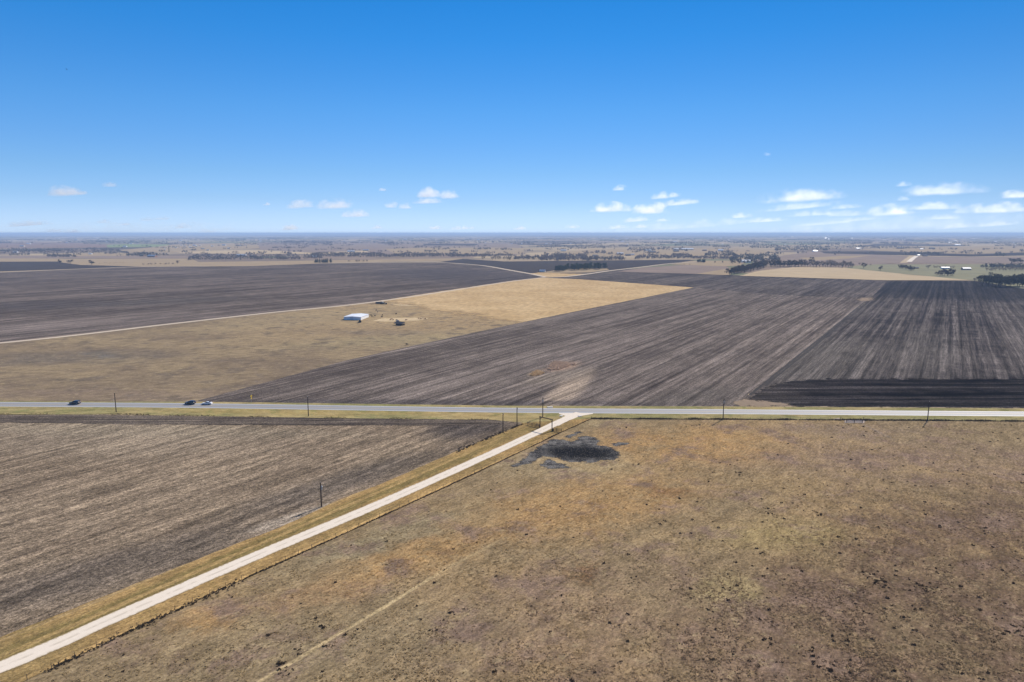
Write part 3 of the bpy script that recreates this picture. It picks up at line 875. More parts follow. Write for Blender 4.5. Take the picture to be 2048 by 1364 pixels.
keep = ~in_poly([(1015, 936), (1095, 880), (1180, 868), (1250, 905), (1200, 928)], x, y)
p = Pn(x[keep], y[keep])
dd = np.hypot(p[:, 0], p[:, 1])
dn = vnoise(p[:, 0] / 9, p[:, 1] / 9, 3) * 0.6 + vnoise(p[:, 0] / 2.5, p[:, 1] / 2.5, 4) * 0.4
k = dn + rng.normal(0, 0.12, len(dn)) > 0.45
k &= rng.uniform(0, 1, len(dn)) < 0.22 + 0.78 * np.clip((x[keep] - 300) / 1400, 0, 1)
_a, _b = P(505, 1373), P(1010, 1075)
_t = (_b - _a).normalized()
_off = np.abs((p[:, 0] - _a.x) * _t.y - (p[:, 1] - _a.y) * _t.x)
k &= (_off > 0.75) | (p[:, 1] > _b.y)
p = p[k]
dd = dd[k]
o = link_mesh('dry_grass', tufts('dry_grass', p, rng.uniform(0.06, 0.26, len(p)), rng.uniform(0.4, 0.95, len(p)), 4, M_straw, 0.9), M_straw)
tag(o, 'short dry grass tufts over the foreground pasture', 'grass', kind='stuff')

# dark weed tufts, clustered mostly to the right
x, y = px_scatter(PASTURE_PX, 46000, -400, 2550, 850, 1700, 1.25)
p = Pn(x, y)
cl = vnoise(p[:, 0] / 9, p[:, 1] / 9, 21) * 0.55 + vnoise(p[:, 0] / 2.6, p[:, 1] / 2.6, 22) * 0.45
bias = np.clip((x - 500) / 900, 0.0, 1.0) * 0.10 + np.clip((y - 1000) / 400, 0, 1) * 0.05
k = (cl + bias) > 0.888
k |= rng.uniform(0, 1, len(x)) < (0.012 + 0.060 * np.clip((x - 900) / 800, 0, 1))
k &= ~in_poly([(1015, 940), (1095, 876), (1180, 862), (1262, 905), (1200, 938)], x, y)
p = p[k]
sz = rng.lognormal(-0.55, 0.5, len(p))
me = tufts('dark_weeds', p, np.clip(sz * 0.34, 0.10, 0.36), np.clip(sz * 0.75, 0.25, 0.9), 12, M_weed, 0.5)
tag(link_mesh('dark_weeds', me, M_weed), 'dark low weed clumps dotted over the foreground pasture', 'weeds', kind='stuff')

# brush under the fences and along field edges
def along(px, step, jit):
    pts = [P(*q) for q in px]
    out = []
    for a, b in zip(pts[:-1], pts[1:]):
        L = (b - a).length
        for i in range(int(L / step)):
            q = a + (b - a) * ((i + random.random()) * step / L)
            out.append((q.x + random.gauss(0, jit), q.y + random.gauss(0, jit)))
    return np.array(out)
FENCE_DRIVE = [(-560, 1660), (49, 1363), (244, 1270), (488, 1158), (576, 1119), (755, 1037), (950, 947), (1120, 866), (1183, 837.5)]
FENCE_ROAD = [(1183, 837.5), (1446, 838.6), (1681, 840)]
FENCE_ROAD2 = [(1727, 840.5), (1855, 841), (2048, 842.5), (2600, 847)]
M_brush = leafy('fence_brush', (0.085, 0.062, 0.040), 0.45, 0.8, 0.45)
def fence_weeds(px, lb, step=0.55, seed=5, thr=0.40, jit=0.35, hh=1.0, ww=0.8):
    q = along(px, step, jit)
    s_ = vnoise(q[:, 0] / 6 + 3, q[:, 1] / 6, seed)
    q = q[s_ > thr]
    s_ = s_[s_ > thr]
    me = tufts('fence_weeds', q, hh * (0.25 + 0.75 * (s_ - thr)), np.full(len(q), ww), 7, M_brush, 0.5)
    tag(link_mesh('fence_weeds', me, M_brush), lb, 'weeds', kind='stuff')
fence_weeds(FENCE_DRIVE[:4], 'brown brush under the drive fence at lower left', 0.13, 5, 0.22, 0.5, 0.7, 0.42)
fence_weeds(FENCE_DRIVE[3:], 'thin dark weeds under the drive fence towards the gate', 0.22, 6, 0.02, 0.12, 0.55, 0.45)
fence_weeds(FENCE_ROAD + FENCE_ROAD2, 'dark weeds under the roadside fence', 0.22, 8, 0.05, 0.22)
fence_weeds([(-300, 826), (0, 827.5), (220, 828), (640, 835.5), (980, 839)], 'dark weedy edge of the stubble field along the highway', 0.5, 9, 0.45, 0.5, 0.8)
fence_weeds([(1044, 848), (980, 875), (905, 906)], 'dark weeds at the field corner by the two poles', 0.5, 12, 0.3, 0.7)

# ------------------------------------------------------------------ poles
M_pole = plain('creosote_wood', (0.055, 0.038, 0.028), 0.85, 0.2, 0.3, 3.0)
M_iron = plain('galvanised_iron', (0.36, 0.37, 0.38), 0.5, 0.5, 0.15, 5.0, 0.5)
M_glass_ins = plain('porcelain', (0.55, 0.54, 0.50), 0.3, 0.5, 0.1)
def utility_pole(x, yb, yt, lb, arm=None, can=False, az=90):
    h = hpx(x, yb, yb - yt) * 1.0
    r = empty('utility_pole', P(x, yb), R(-az))
    MB().tube((0, 0, -0.3), (0, 0, h), 0.22, 0.16, 10).build('pole_shaft', M_pole, r)
    if arm:
        w_ = arm
        m = MB().box(0, 0.16, h - 0.55, w_, 0.11, 0.13)
        m.tube((-w_ * .32, 0.13, h - 0.6), (0, 0.13, h - 1.3), 0.025, n=5).tube((w_ * .32, 0.13, h - 0.6), (0, 0.13, h - 1.3), 0.025, n=5)
        m.build('crossarm', M_pole, r)
        for q in (-0.45, -0.18, 0.45):
            MB().tube((q * w_, 0.16, h - 0.48), (q * w_, 0.16, h - 0.24), 0.055, 0.04, 8).build('insulator', M_glass_ins, r)
    else:
        MB().tube((0, 0, h), (0, 0, h + 0.28), 0.06, 0.045, 8).build('insulator', M_glass_ins, r)
    if can:
        m = MB().tube((0.42, 0, h - 2.3), (0.42, 0, h - 1.25), 0.27, 0.27, 14).tube((0.42, 0, h - 1.25), (0.42, 0, h - 1.12), 0.29, 0.18, 14)
        m.box(0.2, 0, h - 1.7, 0.2, 0.1, 0.5)
        t = m.build('transformer', M_iron, r)
        MB().tube((0.42, 0.1, h - 1.12), (0.42, 0.1, h - 0.85), 0.04, 0.03, 6).build('bushing', M_glass_ins, t)
    return tag(r, lb, 'utility pole', 'utility poles along the highway and drive')
utility_pole(232.5, 824.5, 785, 'dark leaning utility pole beside the highway, near the leftmost black car', None, False, 88)
utility_pole(617, 832.5, 793, 'utility pole with pale cap at the edge of the stubble field', None, False, 88)
utility_pole(1085.5, 834, 793.5, 'utility pole standing right behind the ranch gate', None, True, 88)
utility_pole(1446, 838.5, 795.5, 'tall utility pole with transformer on the roadside fence, with a slanting shadow', 1.3, True, 88)
utility_pole(1855, 841, 802.5, 'rightmost utility pole, thin and plain on the roadside fence', None, False, 88)
utility_pole(1006, 864.5, 825.5, 'shorter pole with crossarm at the stubble field corner, nearer the viewer', 2.3, False, 100)
utility_pole(1034, 853.5, 813, 'pole with wide crossarm at the stubble field corner, nearer the ranch gate', 2.4, False, 85)
utility_pole(643, 1013.5, 962.5, 'solitary dark pole in the foreground beside the drive verge', None, True, 20)

# ------------------------------------------------------------------ wire fences
M_post = plain('weathered_post', (0.12, 0.095, 0.07), 0.9, 0.1, 0.3, 3.0)
M_wire = plain('rusty_wire', (0.13, 0.10, 0.08), 0.6, 0.4, 0.2, 1.0, 0.5)
def wire_fence(px, spacing, lb, maxposts=100):
    pts = [P(*q) for q in px]
    tot = sum((b - a).length for a, b in zip(pts[:-1], pts[1:]))
    cnt = max(2, int(tot / spacing))
    at = []
    for i in range(cnt + 1):
        d = tot * i / cnt
        for a, b in zip(pts[:-1], pts[1:]):
            L = (b - a).length
            if d <= L + 1e-6:
                at.append(a + (b - a) * (d / L))
                break
            d -= L
    r = empty('wire_fence', at[0])
    o0 = at[0]
    post_me = MB().tube((0, 0, -0.1), (0, 0, 1.32), 0.06, 0.05, 6).mesh('post')
    post_me.materials.append(M_post)
    for q in at[:maxposts]:
        po = link_mesh('post', post_me, None, r, q - o0)
        po.rotation_euler = (random.gauss(0, 0.04), random.gauss(0, 0.04), random.uniform(0, 6))
    m = MB()
    for a, b in zip(at[:-1], at[1:]):
        for z in (0.35, 0.65, 0.95, 1.22):
            m.tube(a - o0 + Vector((0.06, 0.06, z)), b - o0 + Vector((0.06, 0.06, z)), 0.012, n=3)
    m.build('wire', M_wire, r)
    return tag(r, lb, 'fence', 'wire fences of the pasture')
wire_fence([(-300, 1530)] + FENCE_DRIVE[1:], 4.2, 'barbed wire fence running along the drive verge up to the highway')
wire_fence(FENCE_ROAD, 4.5, 'wire fence along the highway from the drive mouth to the pale gate')
wire_fence([(1727, 840.5), (1855, 841), (2048, 842.5), (2300, 844.5)], 4.5, 'wire fence along the highway right of the pale gate')

# ------------------------------------------------------------------ ranch gate
M_rust = plain('rusty_pipe', (0.060, 0.032, 0.023), 0.7, 0.3, 0.35, 2.0, 0.2)
gl, gr_ = P(1080, 855.5), P(1104, 861.5)
gh = 4.9
r = empty('ranch_gate', gl)
v = gr_ - gl
dirv = v.normalized()
MB().tube((0, 0, -0.2), (0, 0, gh), 0.20, 0.20, 12).build('post', M_rust, r)
MB().tube(v + Vector((0, 0, -0.2)), v + Vector((0, 0, gh)), 0.20, 0.20, 12).build('post', M_rust, r)
MB().tube(dirv * -0.3 + Vector((0, 0, gh + 0.13)), v + dirv * 0.3 + Vector((0, 0, gh + 0.13)), 0.20, 0.20, 12).build('top_beam', M_rust, r)
MB().tube(Vector((0, 0, gh - 0.9)) + dirv * 0.1, dirv * 1.2 + Vector((0, 0, gh - 0.02)), 0.07, n=8).build('brace', M_rust, r)
MB().tube(v + Vector((0, 0, gh - 0.9)) - dirv * 0.1, v - dirv * 1.2 + Vector((0, 0, gh - 0.02)), 0.07, n=8).build('brace', M_rust, r)
b_ = v + dirv * 0.55 + Vector((0, -0.2, 0))
MB().box(b_.x, b_.y, 0.5, 0.6, 0.5, 1.0, 0.3, 0.08).build('operator_box', plain('black_box', (0.02, 0.02, 0.022), 0.6, 0.3), r, 0.03)
# the open leaf swung back along the drive side
lf = empty('gate_leaf', (0.1, -0.2, 0), R(-150), r)
m = MB()
for z in (0.3, 0.55, 0.8, 1.05, 1.3): m.tube((0, 0, z), (3.4, 0, z), 0.03, n=6)
for xx in (0, 1.7, 3.4): m.tube((xx, 0, 0.25), (xx, 0, 1.35), 0.035, n=6)
bpy.data.objects.remove(lf)
m2 = MB()
ca, sa = math.cos(R(118)), math.sin(R(118))
m2.v = [(0.12 + x_ * ca - y_ * sa, 0.12 + x_ * sa + y_ * ca, z_) for x_, y_, z_ in m.v]
m2.f = m.f
m2.build('gate_leaf', M_rust, r)
tag(r, 'tall rusty pipe ranch gate arch spanning the gravel drive', 'gate')

def pipe_wing(px, lb, rails=(0.45, 0.85, 1.3), hgt=1.4):
    pts = [P(*q) for q in px]
    r = empty('pipe_fence', pts[0])
    for q in pts:
        d = q - pts[0]
        MB().tube(d + Vector((0, 0, -0.1)), d + Vector((0, 0, hgt)), 0.10, n=8).build('post', M_rust, r)
    for z in rails:
        m = MB()
        for a, b in zip(pts[:-1], pts[1:]):
            m.tube(a - pts[0] + Vector((0, 0, z)), b - pts[0] + Vector((0, 0, z)), 0.08, n=8)
        m.build('rail', M_rust, r)
    return tag(r, lb, 'fence', 'pipe fence wings of the ranch gate')
pipe_wing([(1055.5, 849.5), (1064, 852.5), (1072, 854), (1078.5, 855.3)], 'rusty pipe fence wing left of the ranch gate')
pipe_wing([(1106, 862), (1113.5, 863), (1123, 864)], 'rusty pipe fence wing right of the ranch gate')

# pale gate in the roadside fence
M_palewood = plain('bleached_wood', (0.50, 0.44, 0.37), 0.9, 0.1, 0.2, 4.0)
a0, a1, a2, a3 = P(1681, 840), P(1692.5, 845.2), P(1725, 845.2), P(1727, 840.5)
r = empty('cattle_gate', a1)
for q in (a0, a1, (a1 + a2) / 2, a2, a3):
    d = q - a1
    MB().tube(d + Vector((0, 0, -0.1)), d + Vector((0, 0, 1.6)), 0.11, 0.09, 8).build('post', M_pole, r)
v = a2 - a1
m = MB()
nn_ = 26
for i in range(nn_):
    q = v * ((i + 0.5) / nn_)
    m.box(q.x, q.y + 0.1, 0.72, 0.14, 0.03, 1.05 + random.uniform(-.06, .06), random.gauss(0, .05))
m.build('slat_panel', M_palewood, r)
m = MB()
for z in (0.35, 1.15):
    m.tube(Vector((0, 0.03, z)), v + Vector((0, 0.03, z)), 0.04, n=6)
    m.tube(a0 - a1 + Vector((0, 0, z)), Vector((0, 0, z)), 0.05, n=6)
    m.tube(v + Vector((0, 0, z)), a3 - a1 + Vector((0, 0, z)), 0.05, n=6)
m.build('rail', M_pole, r)
tag(r, 'pale slatted cattle gate set back from the roadside fence at right', 'gate')

soft_sheet('bare_patch', [(1690, 846), (1688, 841), (1729, 841), (1729, 846.5)], 0.074, feather(plain('pale_trodden_earth', (0.42, 0.345, 0.29), 1.0, 0.0, 0.25, 1.0), 0.7, 0.6), 'pale trodden earth in the recess of the roadside gate', 'patch', 0.4, 1.2)
# culvert ends
M_conc = plain('pale_concrete', (0.60, 0.57, 0.52), 0.85, 0.2, 0.1, 3.0)
def culvert(x, y, w_, lb, rz=0.0):
    r = empty('culvert_end', P(x, y), rz)
    m = MB().box(0, 0.45, 0.12, w_, 1.5, 0.38).box(-w_ * .5, -0.35, 0.10, 0.25, 0.7, 0.3, 0.3).box(w_ * .5, -0.35, 0.10, 0.25, 0.7, 0.3, -0.3)
    m.build('headwall', M_conc, r, 0.02)
    MB().tube((0, -0.34, 0.16), (0, -0.29, 0.16), 0.13, 0.13, 14).build('pipe_mouth', plain('dark_pipe', (0.02, 0.02, 0.02)), r)
    tag(r, lb, 'culvert')
culvert(1100, 814.5, 2.6, 'pale concrete culvert end on the far verge opposite the drive', math.pi)
culvert(1122, 832.8, 1.2, 'small white culvert end left of the drive mouth', R(-20))
culvert(1160, 833.2, 1.2, 'small white culvert end right of the drive mouth', R(20))

# yellow road sign
M_yel = plain('yellow_sign_face', (0.80, 0.55, 0.05), 0.5, 0.4, 0.05)
M_blk = plain('black_symbol', (0.015, 0.015, 0.015), 0.6, 0.3)
r = empty('road_sign', P(503, 804.5), R(70))
MB().tube((0, 0, -0.1), (0, 0, 3.9), 0.05, n=8).build('post', M_iron, r)
m = MB().prism([(-0.72, 3.2), (0, 2.48), (0.72, 3.2), (0, 3.92)], -0.09, -0.06, 'y')
face = m.build('sign_face', M_yel, r)
MB().box(0, -0.075, 2.05, 0.75, 0.03, 0.6).build('plaque', M_yel, r)
MB().prism([(-0.05, 2.85), (0.05, 2.85), (0.05, 3.2), (0.2, 3.2), (0, 3.55), (-0.2, 3.2), (-0.05, 3.2)], -0.1, -0.093, 'y').build('arrow_symbol', M_blk, r)
tag(r, 'yellow diamond warning sign on a post on the far roadside', 'road sign')
r = empty('marker_post', P(227, 803.2))
MB().tube((0, 0, -0.1), (0, 0, 1.2), 0.06, 0.055, 8).build('post', M_conc, r)
MB().box(0, -0.07, 1.02, 0.1, 0.02, 0.2).build('reflector', M_iron, r)
tag(r, 'short white marker post on the far verge beside the leftmost pole', 'marker post')

# ------------------------------------------------------------------ cars
M_tyre = plain('tyre_rubber', (0.02, 0.02, 0.02), 0.9, 0.2)
M_rim = plain('alloy_rim', (0.35, 0.35, 0.36), 0.35, 0.5, 0.1, 5, 0.8)
n = NT('car_glass')
M_cglass = n.finish((0.012, 0.014, 0.017), 0.08, 0.6)
M_head = plain('headlight_lens', (0.75, 0.76, 0.78), 0.15, 0.6)
M_tail = plain('tail_lens', (0.35, 0.015, 0.01), 0.25, 0.6)
def paint(name, col):
    n = NT(name)
    mt = n.finish(col, 0.28, 0.5)
    n.bsdf.inputs['Coat Weight'].default_value = 0.3
    n.bsdf.inputs['Coat Roughness'].default_value = 0.08
    return mt
def car(kind, px, py, pnt, lb, rz):
    """faces -x"""
    if kind == 'sedan':
        L, W, H = 4.85, 1.84, 1.46
        prof = [(-2.42, .32), (-2.40, .62), (-2.2, .78), (-1.15, .95), (-0.25, 1.40), (0.25, 1.46), (0.85, 1.42), (1.75, 1.08), (2.30, 1.02), (2.42, .85), (2.42, .38), (2.2, .26), (-2.2, .24)]
        glass = [(-0.95, .99), (-0.18, 1.36), (0.26, 1.41), (0.8, 1.37), (1.45, 1.08)]
        wb = (-1.42, 1.38)
        rad, belt = .34, .98
    else:
        L, W, H = 5.05, 1.98, 1.84
        prof = [(-2.50, .42), (-2.50, .88), (-2.36, 1.06), (-1.22, 1.16), (-0.52, 1.72), (-0.2, 1.82), (0.9, 1.86), (2.05, 1.80), (2.40, 1.20), (2.52, 1.02), (2.52, .48), (2.3, .34), (-2.3, .32)]
        glass = [(-1.05, 1.19), (-0.45, 1.66), (-0.15, 1.75), (0.9, 1.78), (1.98, 1.72), (2.2, 1.22)]
        wb = (-1.52, 1.50)
        rad, belt = .39, 1.14
    def inset(a, z):
        return 1.0 if z < belt + 0.04 else 1.0 - 0.24 * (z - belt) / (H - belt)
    r = empty('parked_car' if False else 'car', P(px, py) + Vector((0, 0, 0.072)), rz)
    MB().prism(prof, -W / 2, W / 2, 'y', inset).build('body', pnt, r, 0.06)
    m = MB()
    # side glass, windscreen and rear glass just proud of the body
    for sd in (-1, 1):
        vs = [(a, sd * (W / 2 * inset(a, z) + 0.012), z) for a, z in glass]
        m.add(vs, [tuple(range(len(vs)))])
    m.build('side_window', M_cglass, r)
    def pane(i, j, nm, d):
        (a0_, z0_), (a1_, z1_) = prof[i], prof[j]
        m = MB()
        vs = []
        for t in (0.12, 0.92):
            a_, z_ = a0_ + (a1_ - a0_) * t, z0_ + (z1_ - z0_) * t
            for sd in (-1, 1):
                vs.append((a_ + d, sd * (W / 2 * inset(a_, z_) - 0.10), z_ + 0.02))
        m.add(vs, [(0, 1, 3, 2)])
        m.build(nm, M_cglass, r)
    pane(3, 4, 'windscreen', -0.015)
    pane(7, 6, 'rear_window', 0.015) if kind == 'sedan' else pane(8, 7, 'rear_window', 0.02)
    for xx in wb:
        for sd in (-1, 1):
            wr = MB().tube((xx, sd * (W / 2 - 0.20), rad), (xx, sd * (W / 2 + 0.02), rad), rad, n=20).build('wheel', M_tyre, r)
            MB().tube((xx, sd * (W / 2 + 0.005), rad), (xx, sd * (W / 2 + 0.035), rad), rad * .62, n=14).build('rim', M_rim, wr)
    for sd in (-1, 1):
        MB().box(prof[1][0] + 0.06, sd * (W / 2 - 0.32), prof[1][1] + 0.06, 0.16, 0.42, 0.16).build('headlight', M_head, r, 0.02)
        MB().box(prof[-4][0] - 0.04, sd * (W / 2 - 0.25), prof[-4][1] + 0.02, 0.12, 0.36, 0.18).build('tail_light', M_tail, r, 0.02)
        MB().box(-0.95 if kind == 'sedan' else -1.05, sd * (W / 2 + 0.1), belt + 0.08, 0.12, 0.22, 0.14).build('mirror', pnt, r, 0.02)
    return tag(r, lb, 'car', 'cars driving along the highway')
P_black = paint('black_car_paint', (0.012, 0.012, 0.014))
P_white = paint('white_car_paint', (0.78, 0.79, 0.80))
P_char = paint('charcoal_car_paint', (0.022, 0.020, 0.022))
rdir = (P(400, 811.5) - P(0, 808.7))
RZ = math.atan2(rdir.y, rdir.x)
car('suv', 150.5, 808.3, P_char, 'dark car alone at left on the highway, ahead of the other two', RZ)
car('suv', 381, 808.6, P_black, 'boxy black vehicle directly ahead of the white car', RZ)
car('sedan', 414.5, 809.0, P_white, 'white car following the black vehicle on the highway', RZ)

# ------------------------------------------------------------------ barn and field things
n = NT('white_sheet_metal')
rib = n.m('SINE', n.m('MULTIPLY', n.vm('DOT_PRODUCT', n.pos(), (0.82, -0.57, 0)), 20.0))
f = n.noise(n.pos(), 0.6, 4, 0.6)
M_white = n.finish(n.mix(f, (0.74, 0.76, 0.78), (0.84, 0.85, 0.86)), 0.45, 0.4, rib, 0.15, 0.03)
M_roofw = plain('white_roof_metal', (0.84, 0.85, 0.86), 0.4, 0.4, 0.05, 0.5)
bc, bl, br = P(722, 640.3), P(695, 637.2), P(737.5, 634.2)
va, vb = bl - bc, br - bc
# square the plan up
ax = vb.normalized()
LB = vb.length
WB = abs(va.x * -ax.y + va.y * ax.x)
rz = math.atan2(ax.y, ax.x)
r = empty('barn', bc, rz)
hb = hpx(722, 640, 6.2)
MB().prism([(0, 0), (WB, 0), (WB, hb), (WB / 2, hb + WB * 0.03), (0, hb)], 0, LB, 'x').build('wall', M_white, r)
m = MB()
rt = [(-0.35, hb - 0.02), (WB / 2, hb + WB * 0.03 + 0.03), (WB + 0.35, hb - 0.02), (WB + 0.35, hb + 0.1), (WB / 2, hb + WB * 0.03 + 0.16), (-0.35, hb + 0.1)]
m.prism(rt, -0.4, LB + 0.4, 'x').build('roof', M_roofw, r)
M_dgrey = plain('grey_door', (0.42, 0.45, 0.50), 0.6, 0.3)
MB().box(-0.02, WB * 0.55, 1.6, 0.06, 3.6, 3.2).build('sliding_door', plain('pale_door', (0.62, 0.65, 0.69), 0.6, 0.3), r)
tag(r, 'white metal barn with a flat pale roof in the tan pasture', 'barn')
tag(MB().tube(P(720, 643.2), P(720, 643.2, 1.0), 1.3, 1.25, 14).tube(P(720, 643.2, 0.9), P(720, 643.2, 1.05), 1.4, 1.4, 14).build('water_trough', plain('dark_trough', (0.03, 0.03, 0.03))), 'dark round water trough in front of the white barn', 'trough')

M_dgreen = plain('dark_green_paint', (0.022, 0.032, 0.028), 0.5, 0.4, 0.3, 1.0)
# long stock trailer
q0, q1 = P(752, 607.8), P(769.5, 608.4)
L = (q1 - q0).length
r = empty('stock_trailer', q0, math.atan2(q1.y - q0.y, q1.x - q0.x))
MB().box(L / 2, 0, 1.45, L, 2.4, 2.0).build('body', M_dgreen, r, 0.08)
MB().box(L + 1.7, 0, 0.75, 2.4, 0.25, 0.25).build('drawbar', M_iron, r)
MB().box(L * .72, 0.2, 2.62, 2.4, 1.6, 0.5, 0, 0.3).build('roof_vent', M_iron, r, 0.05)
for xx in (L * .55, L * .66):
    for sd in (-1, 1):
        MB().tube((xx, sd * 0.98, 0.4), (xx, sd * 1.22, 0.4), 0.4, n=14).build('wheel', M_tyre, r)
tag(r, 'long dark green stock trailer in the pasture behind the barn', 'trailer')
r = empty('feed_bin', P(772.5, 608.8), 0.2)
m = MB().box(0, 0, 1.25, 2.0, 2.0, 1.2).box(0, 0, 0.5, 1.1, 1.1, 0.5)
m.build('hopper', M_dgreen, r, 0.05)
MB().box(0, 0, 1.93, 2.2, 2.2, 0.14).build('lid', plain('black_lid', (0.02, 0.02, 0.022)), r)
m = MB()
for sx_ in (-1, 1):
    for sy_ in (-1, 1): MB().box(sx_ * .85, sy_ * .85, 0.33, 0.12, 0.12, 0.66).build('leg', M_iron, r)
tag(r, 'small dark feed bin at the right end of the long trailer', 'feed bin')

# dark lean-to shed
r = empty('lean_to_shed', P(799, 650.3), R(-28))
M_black_tin = plain('black_tin', (0.018, 0.017, 0.018), 0.6, 0.3, 0.3, 1.0)
Ls, Ws = 9.0, 4.6
m = MB().add([(-Ls / 2 - .6, -Ws / 2 - .4, 1.75), (Ls / 2 + .3, -Ws / 2 - .4, 1.55), (Ls / 2 + .3, Ws / 2 + .4, 2.6), (-Ls / 2 - .6, Ws / 2 + .4, 3.1),
              (-Ls / 2 - .6, -Ws / 2 - .4, 1.87), (Ls / 2 + .3, -Ws / 2 - .4, 1.67), (Ls / 2 + .3, Ws / 2 + .4, 2.72), (-Ls / 2 - .6, Ws / 2 + .4, 3.22)],
             [(0, 3, 2, 1), (4, 5, 6, 7), (0, 1, 5, 4), (1, 2, 6, 5), (2, 3, 7, 6), (3, 0, 4, 7)])
m.build('roof', M_black_tin, r)
MB().box(0.8, -Ws / 2, 0.8, Ls - 2.0, 0.1, 1.5).build('wall', M_black_tin, r)
MB().box(Ls / 2, 0, 0.85, 0.1, Ws - 0.3, 1.4).build('wall', M_black_tin, r)
for sx_ in (-1, 1):
    for sy_ in (-1, 1):
        MB().tube((sx_ * Ls / 2 * .96, sy_ * Ws / 2 * .9, 0), (sx_ * Ls / 2 * .96, sy_ * Ws / 2 * .9, 1.7 + 0.45 * (sy_ + 1)), 0.09, n=6).build('post', M_pole, r)
tag(r, 'dark lean-to shed with a slanted roof below the feeding cattle', 'shed')
r = empty('stock_tank', P(795.5, 645), 0.3)
MB().tube((-1.4, 0, 1.4), (1.4, 0, 1.4), 0.9, 0.9, 16).build('tank', M_iron, r)
for sx_ in (-1, 1): MB().box(sx_ * 0.9, 0, 0.4, 0.15, 1.3, 0.9).build('stand', M_iron, r)
MB().tube((0, 0, 2.25), (0, 0, 2.5), 0.25, 0.25, 10).build('filler_cap', M_iron, r)
tag(r, 'grey cylindrical stock tank behind the dark lean-to shed', 'tank')

# reeds in the ploughed field
def reed_patch(poly, N, h0, h1, mat, lb):
    xs = [q[0] for q in poly]
    ys = [q[1] for q in poly]
    x, y = px_scatter(poly, N, min(xs), max(xs), min(ys), max(ys))
    p = Pn(x, y)
    c_ = p.mean(axis=0)
    me = tufts('reed_patch', p - c_, rng.uniform(h0, h1, len(p)), np.full(len(p), 0.9), 8, mat, 0.25)
    o = link_mesh('reed_patch', me, mat, None, (c_[0], c_[1], 0.04))
    tag(o, lb, 'reeds', 'dry reed clumps in the ploughed field')
M_reed = leafy('dry_reed', (0.50, 0.37, 0.28), 0.35, 0.8, 0.45)
M_reed2 = leafy('straw_reed', (0.52, 0.37, 0.22), 0.35, 0.8, 0.45)
reed_patch([(1094, 739), (1100, 729), (1110, 723), (1126, 724), (1140, 728), (1152, 729), (1135, 734), (1115, 740), (1104, 741)], 1300, 0.4, 1.4, M_reed, 'larger reddish clump of dry reeds in the ploughed field')
reed_patch([(1060, 752), (1066, 744), (1074, 741), (1084, 744), (1088, 747), (1078, 751)], 420, 0.4, 1.2, M_reed2, 'smaller straw coloured clump of dry reeds in the ploughed field')

# ------------------------------------------------------------------ cattle
def make_cow():
    me = bpy.data.meshes.new('cow')
    V = [(-0.75, 0, 1.15), (-0.25, 0, 1.05), (0.3, 0, 1.05), (0.75, 0, 1.18), (1.05, 0, 1.1), (1.32, 0, 0.85), (1.55, 0, 0.62)]
    rad = [0.30, 0.37, 0.38, 0.30, 0.19, 0.15, 0.09]
    E = [(i, i + 1) for i in range(6)]
    def leg(root, x, s, hind):
        b = len(V)
        k = -0.06 if hind else 0.03
        V.extend([(x, s * 0.2, 0.78), (x + k, s * 0.2, 0.42), (x, s * 0.2, 0.03)])
        rad.extend([0.13, 0.07, 0.06])
        E.extend([(root, b), (b, b + 1), (b + 1, b + 2)])
    for s in (-1, 1):
        leg(0, -0.72, s, True)
        leg(3, 0.68, s, False)
    b = len(V)
    V.extend([(-1.02, 0, 1.05), (-1.08, 0, 0.55)])
    rad.extend([0.05, 0.035])
    E.extend([(0, b), (b, b + 1)])
    for s in (-1, 1):
        b = len(V)
        V.append((1.22, s * 0.24, 1.0))
        rad.append(0.04)
        E.append((5, b))
    me.from_pydata(V, E, [])
    o = bpy.data.objects.new('cow_base', me)
    COL.objects.link(o)
    sk = o.modifiers.new('skin', 'SKIN')
    for i, q in enumerate(rad):
        me.skin_vertices[0].data[i].radius = (q, q)
    me.skin_vertices[0].data[1].use_root = True
    o.modifiers.new('sub', 'SUBSURF').levels = 1
    dg = bpy.context.evaluated_depsgraph_get()
    res = bpy.data.meshes.new_from_object(o.evaluated_get(dg))
    bpy.data.objects.remove(o)
    return res
cow_mesh = make_cow()
def cow_variant(mat):
    me = cow_mesh.copy()
    me.materials.clear()
    me.materials.append(mat)
    return me
cow_b = cow_variant(plain('black_hide', (0.015, 0.013, 0.012), 0.8, 0.2))
cow_r = cow_variant(plain('red_hide', (0.16, 0.055, 0.025), 0.8, 0.2))
def cow(x, y, me, lb, group, z=0.06):
    o = link_mesh('cow', me, None, None, P(x, y, 0) + Vector((0, 0, z)))
    o.rotation_euler = (0, 0, random.uniform(0, 6.28))
    s_ = random.uniform(0.95, 1.15)
    o.scale = (s_, s_, s_)
    tag(o, lb, 'cow', group)
for x, y, lb in [(752.6, 622, 'black cow standing alone above the barn, nearest the long trailer'), (755, 625.5, 'black cow just below the uppermost cow'),
                 (742, 631.5, 'black cow closest to the barn wall'), (743.8, 634, 'black cow by the right corner of the barn'), (750, 632.8, 'black cow between the barn and the sand'),
                 (765, 631.5, 'black cow of the pair right of the barn, farther one'), (763.7, 635, 'black cow of the pair right of the barn, nearer one'),
                 (792.4, 629, 'black cow standing apart above the sandy patch'), (793.5, 641.8, 'black cow beside the grey stock tank')]:
    cow(x, y, cow_b, lb, 'cattle around the white barn')
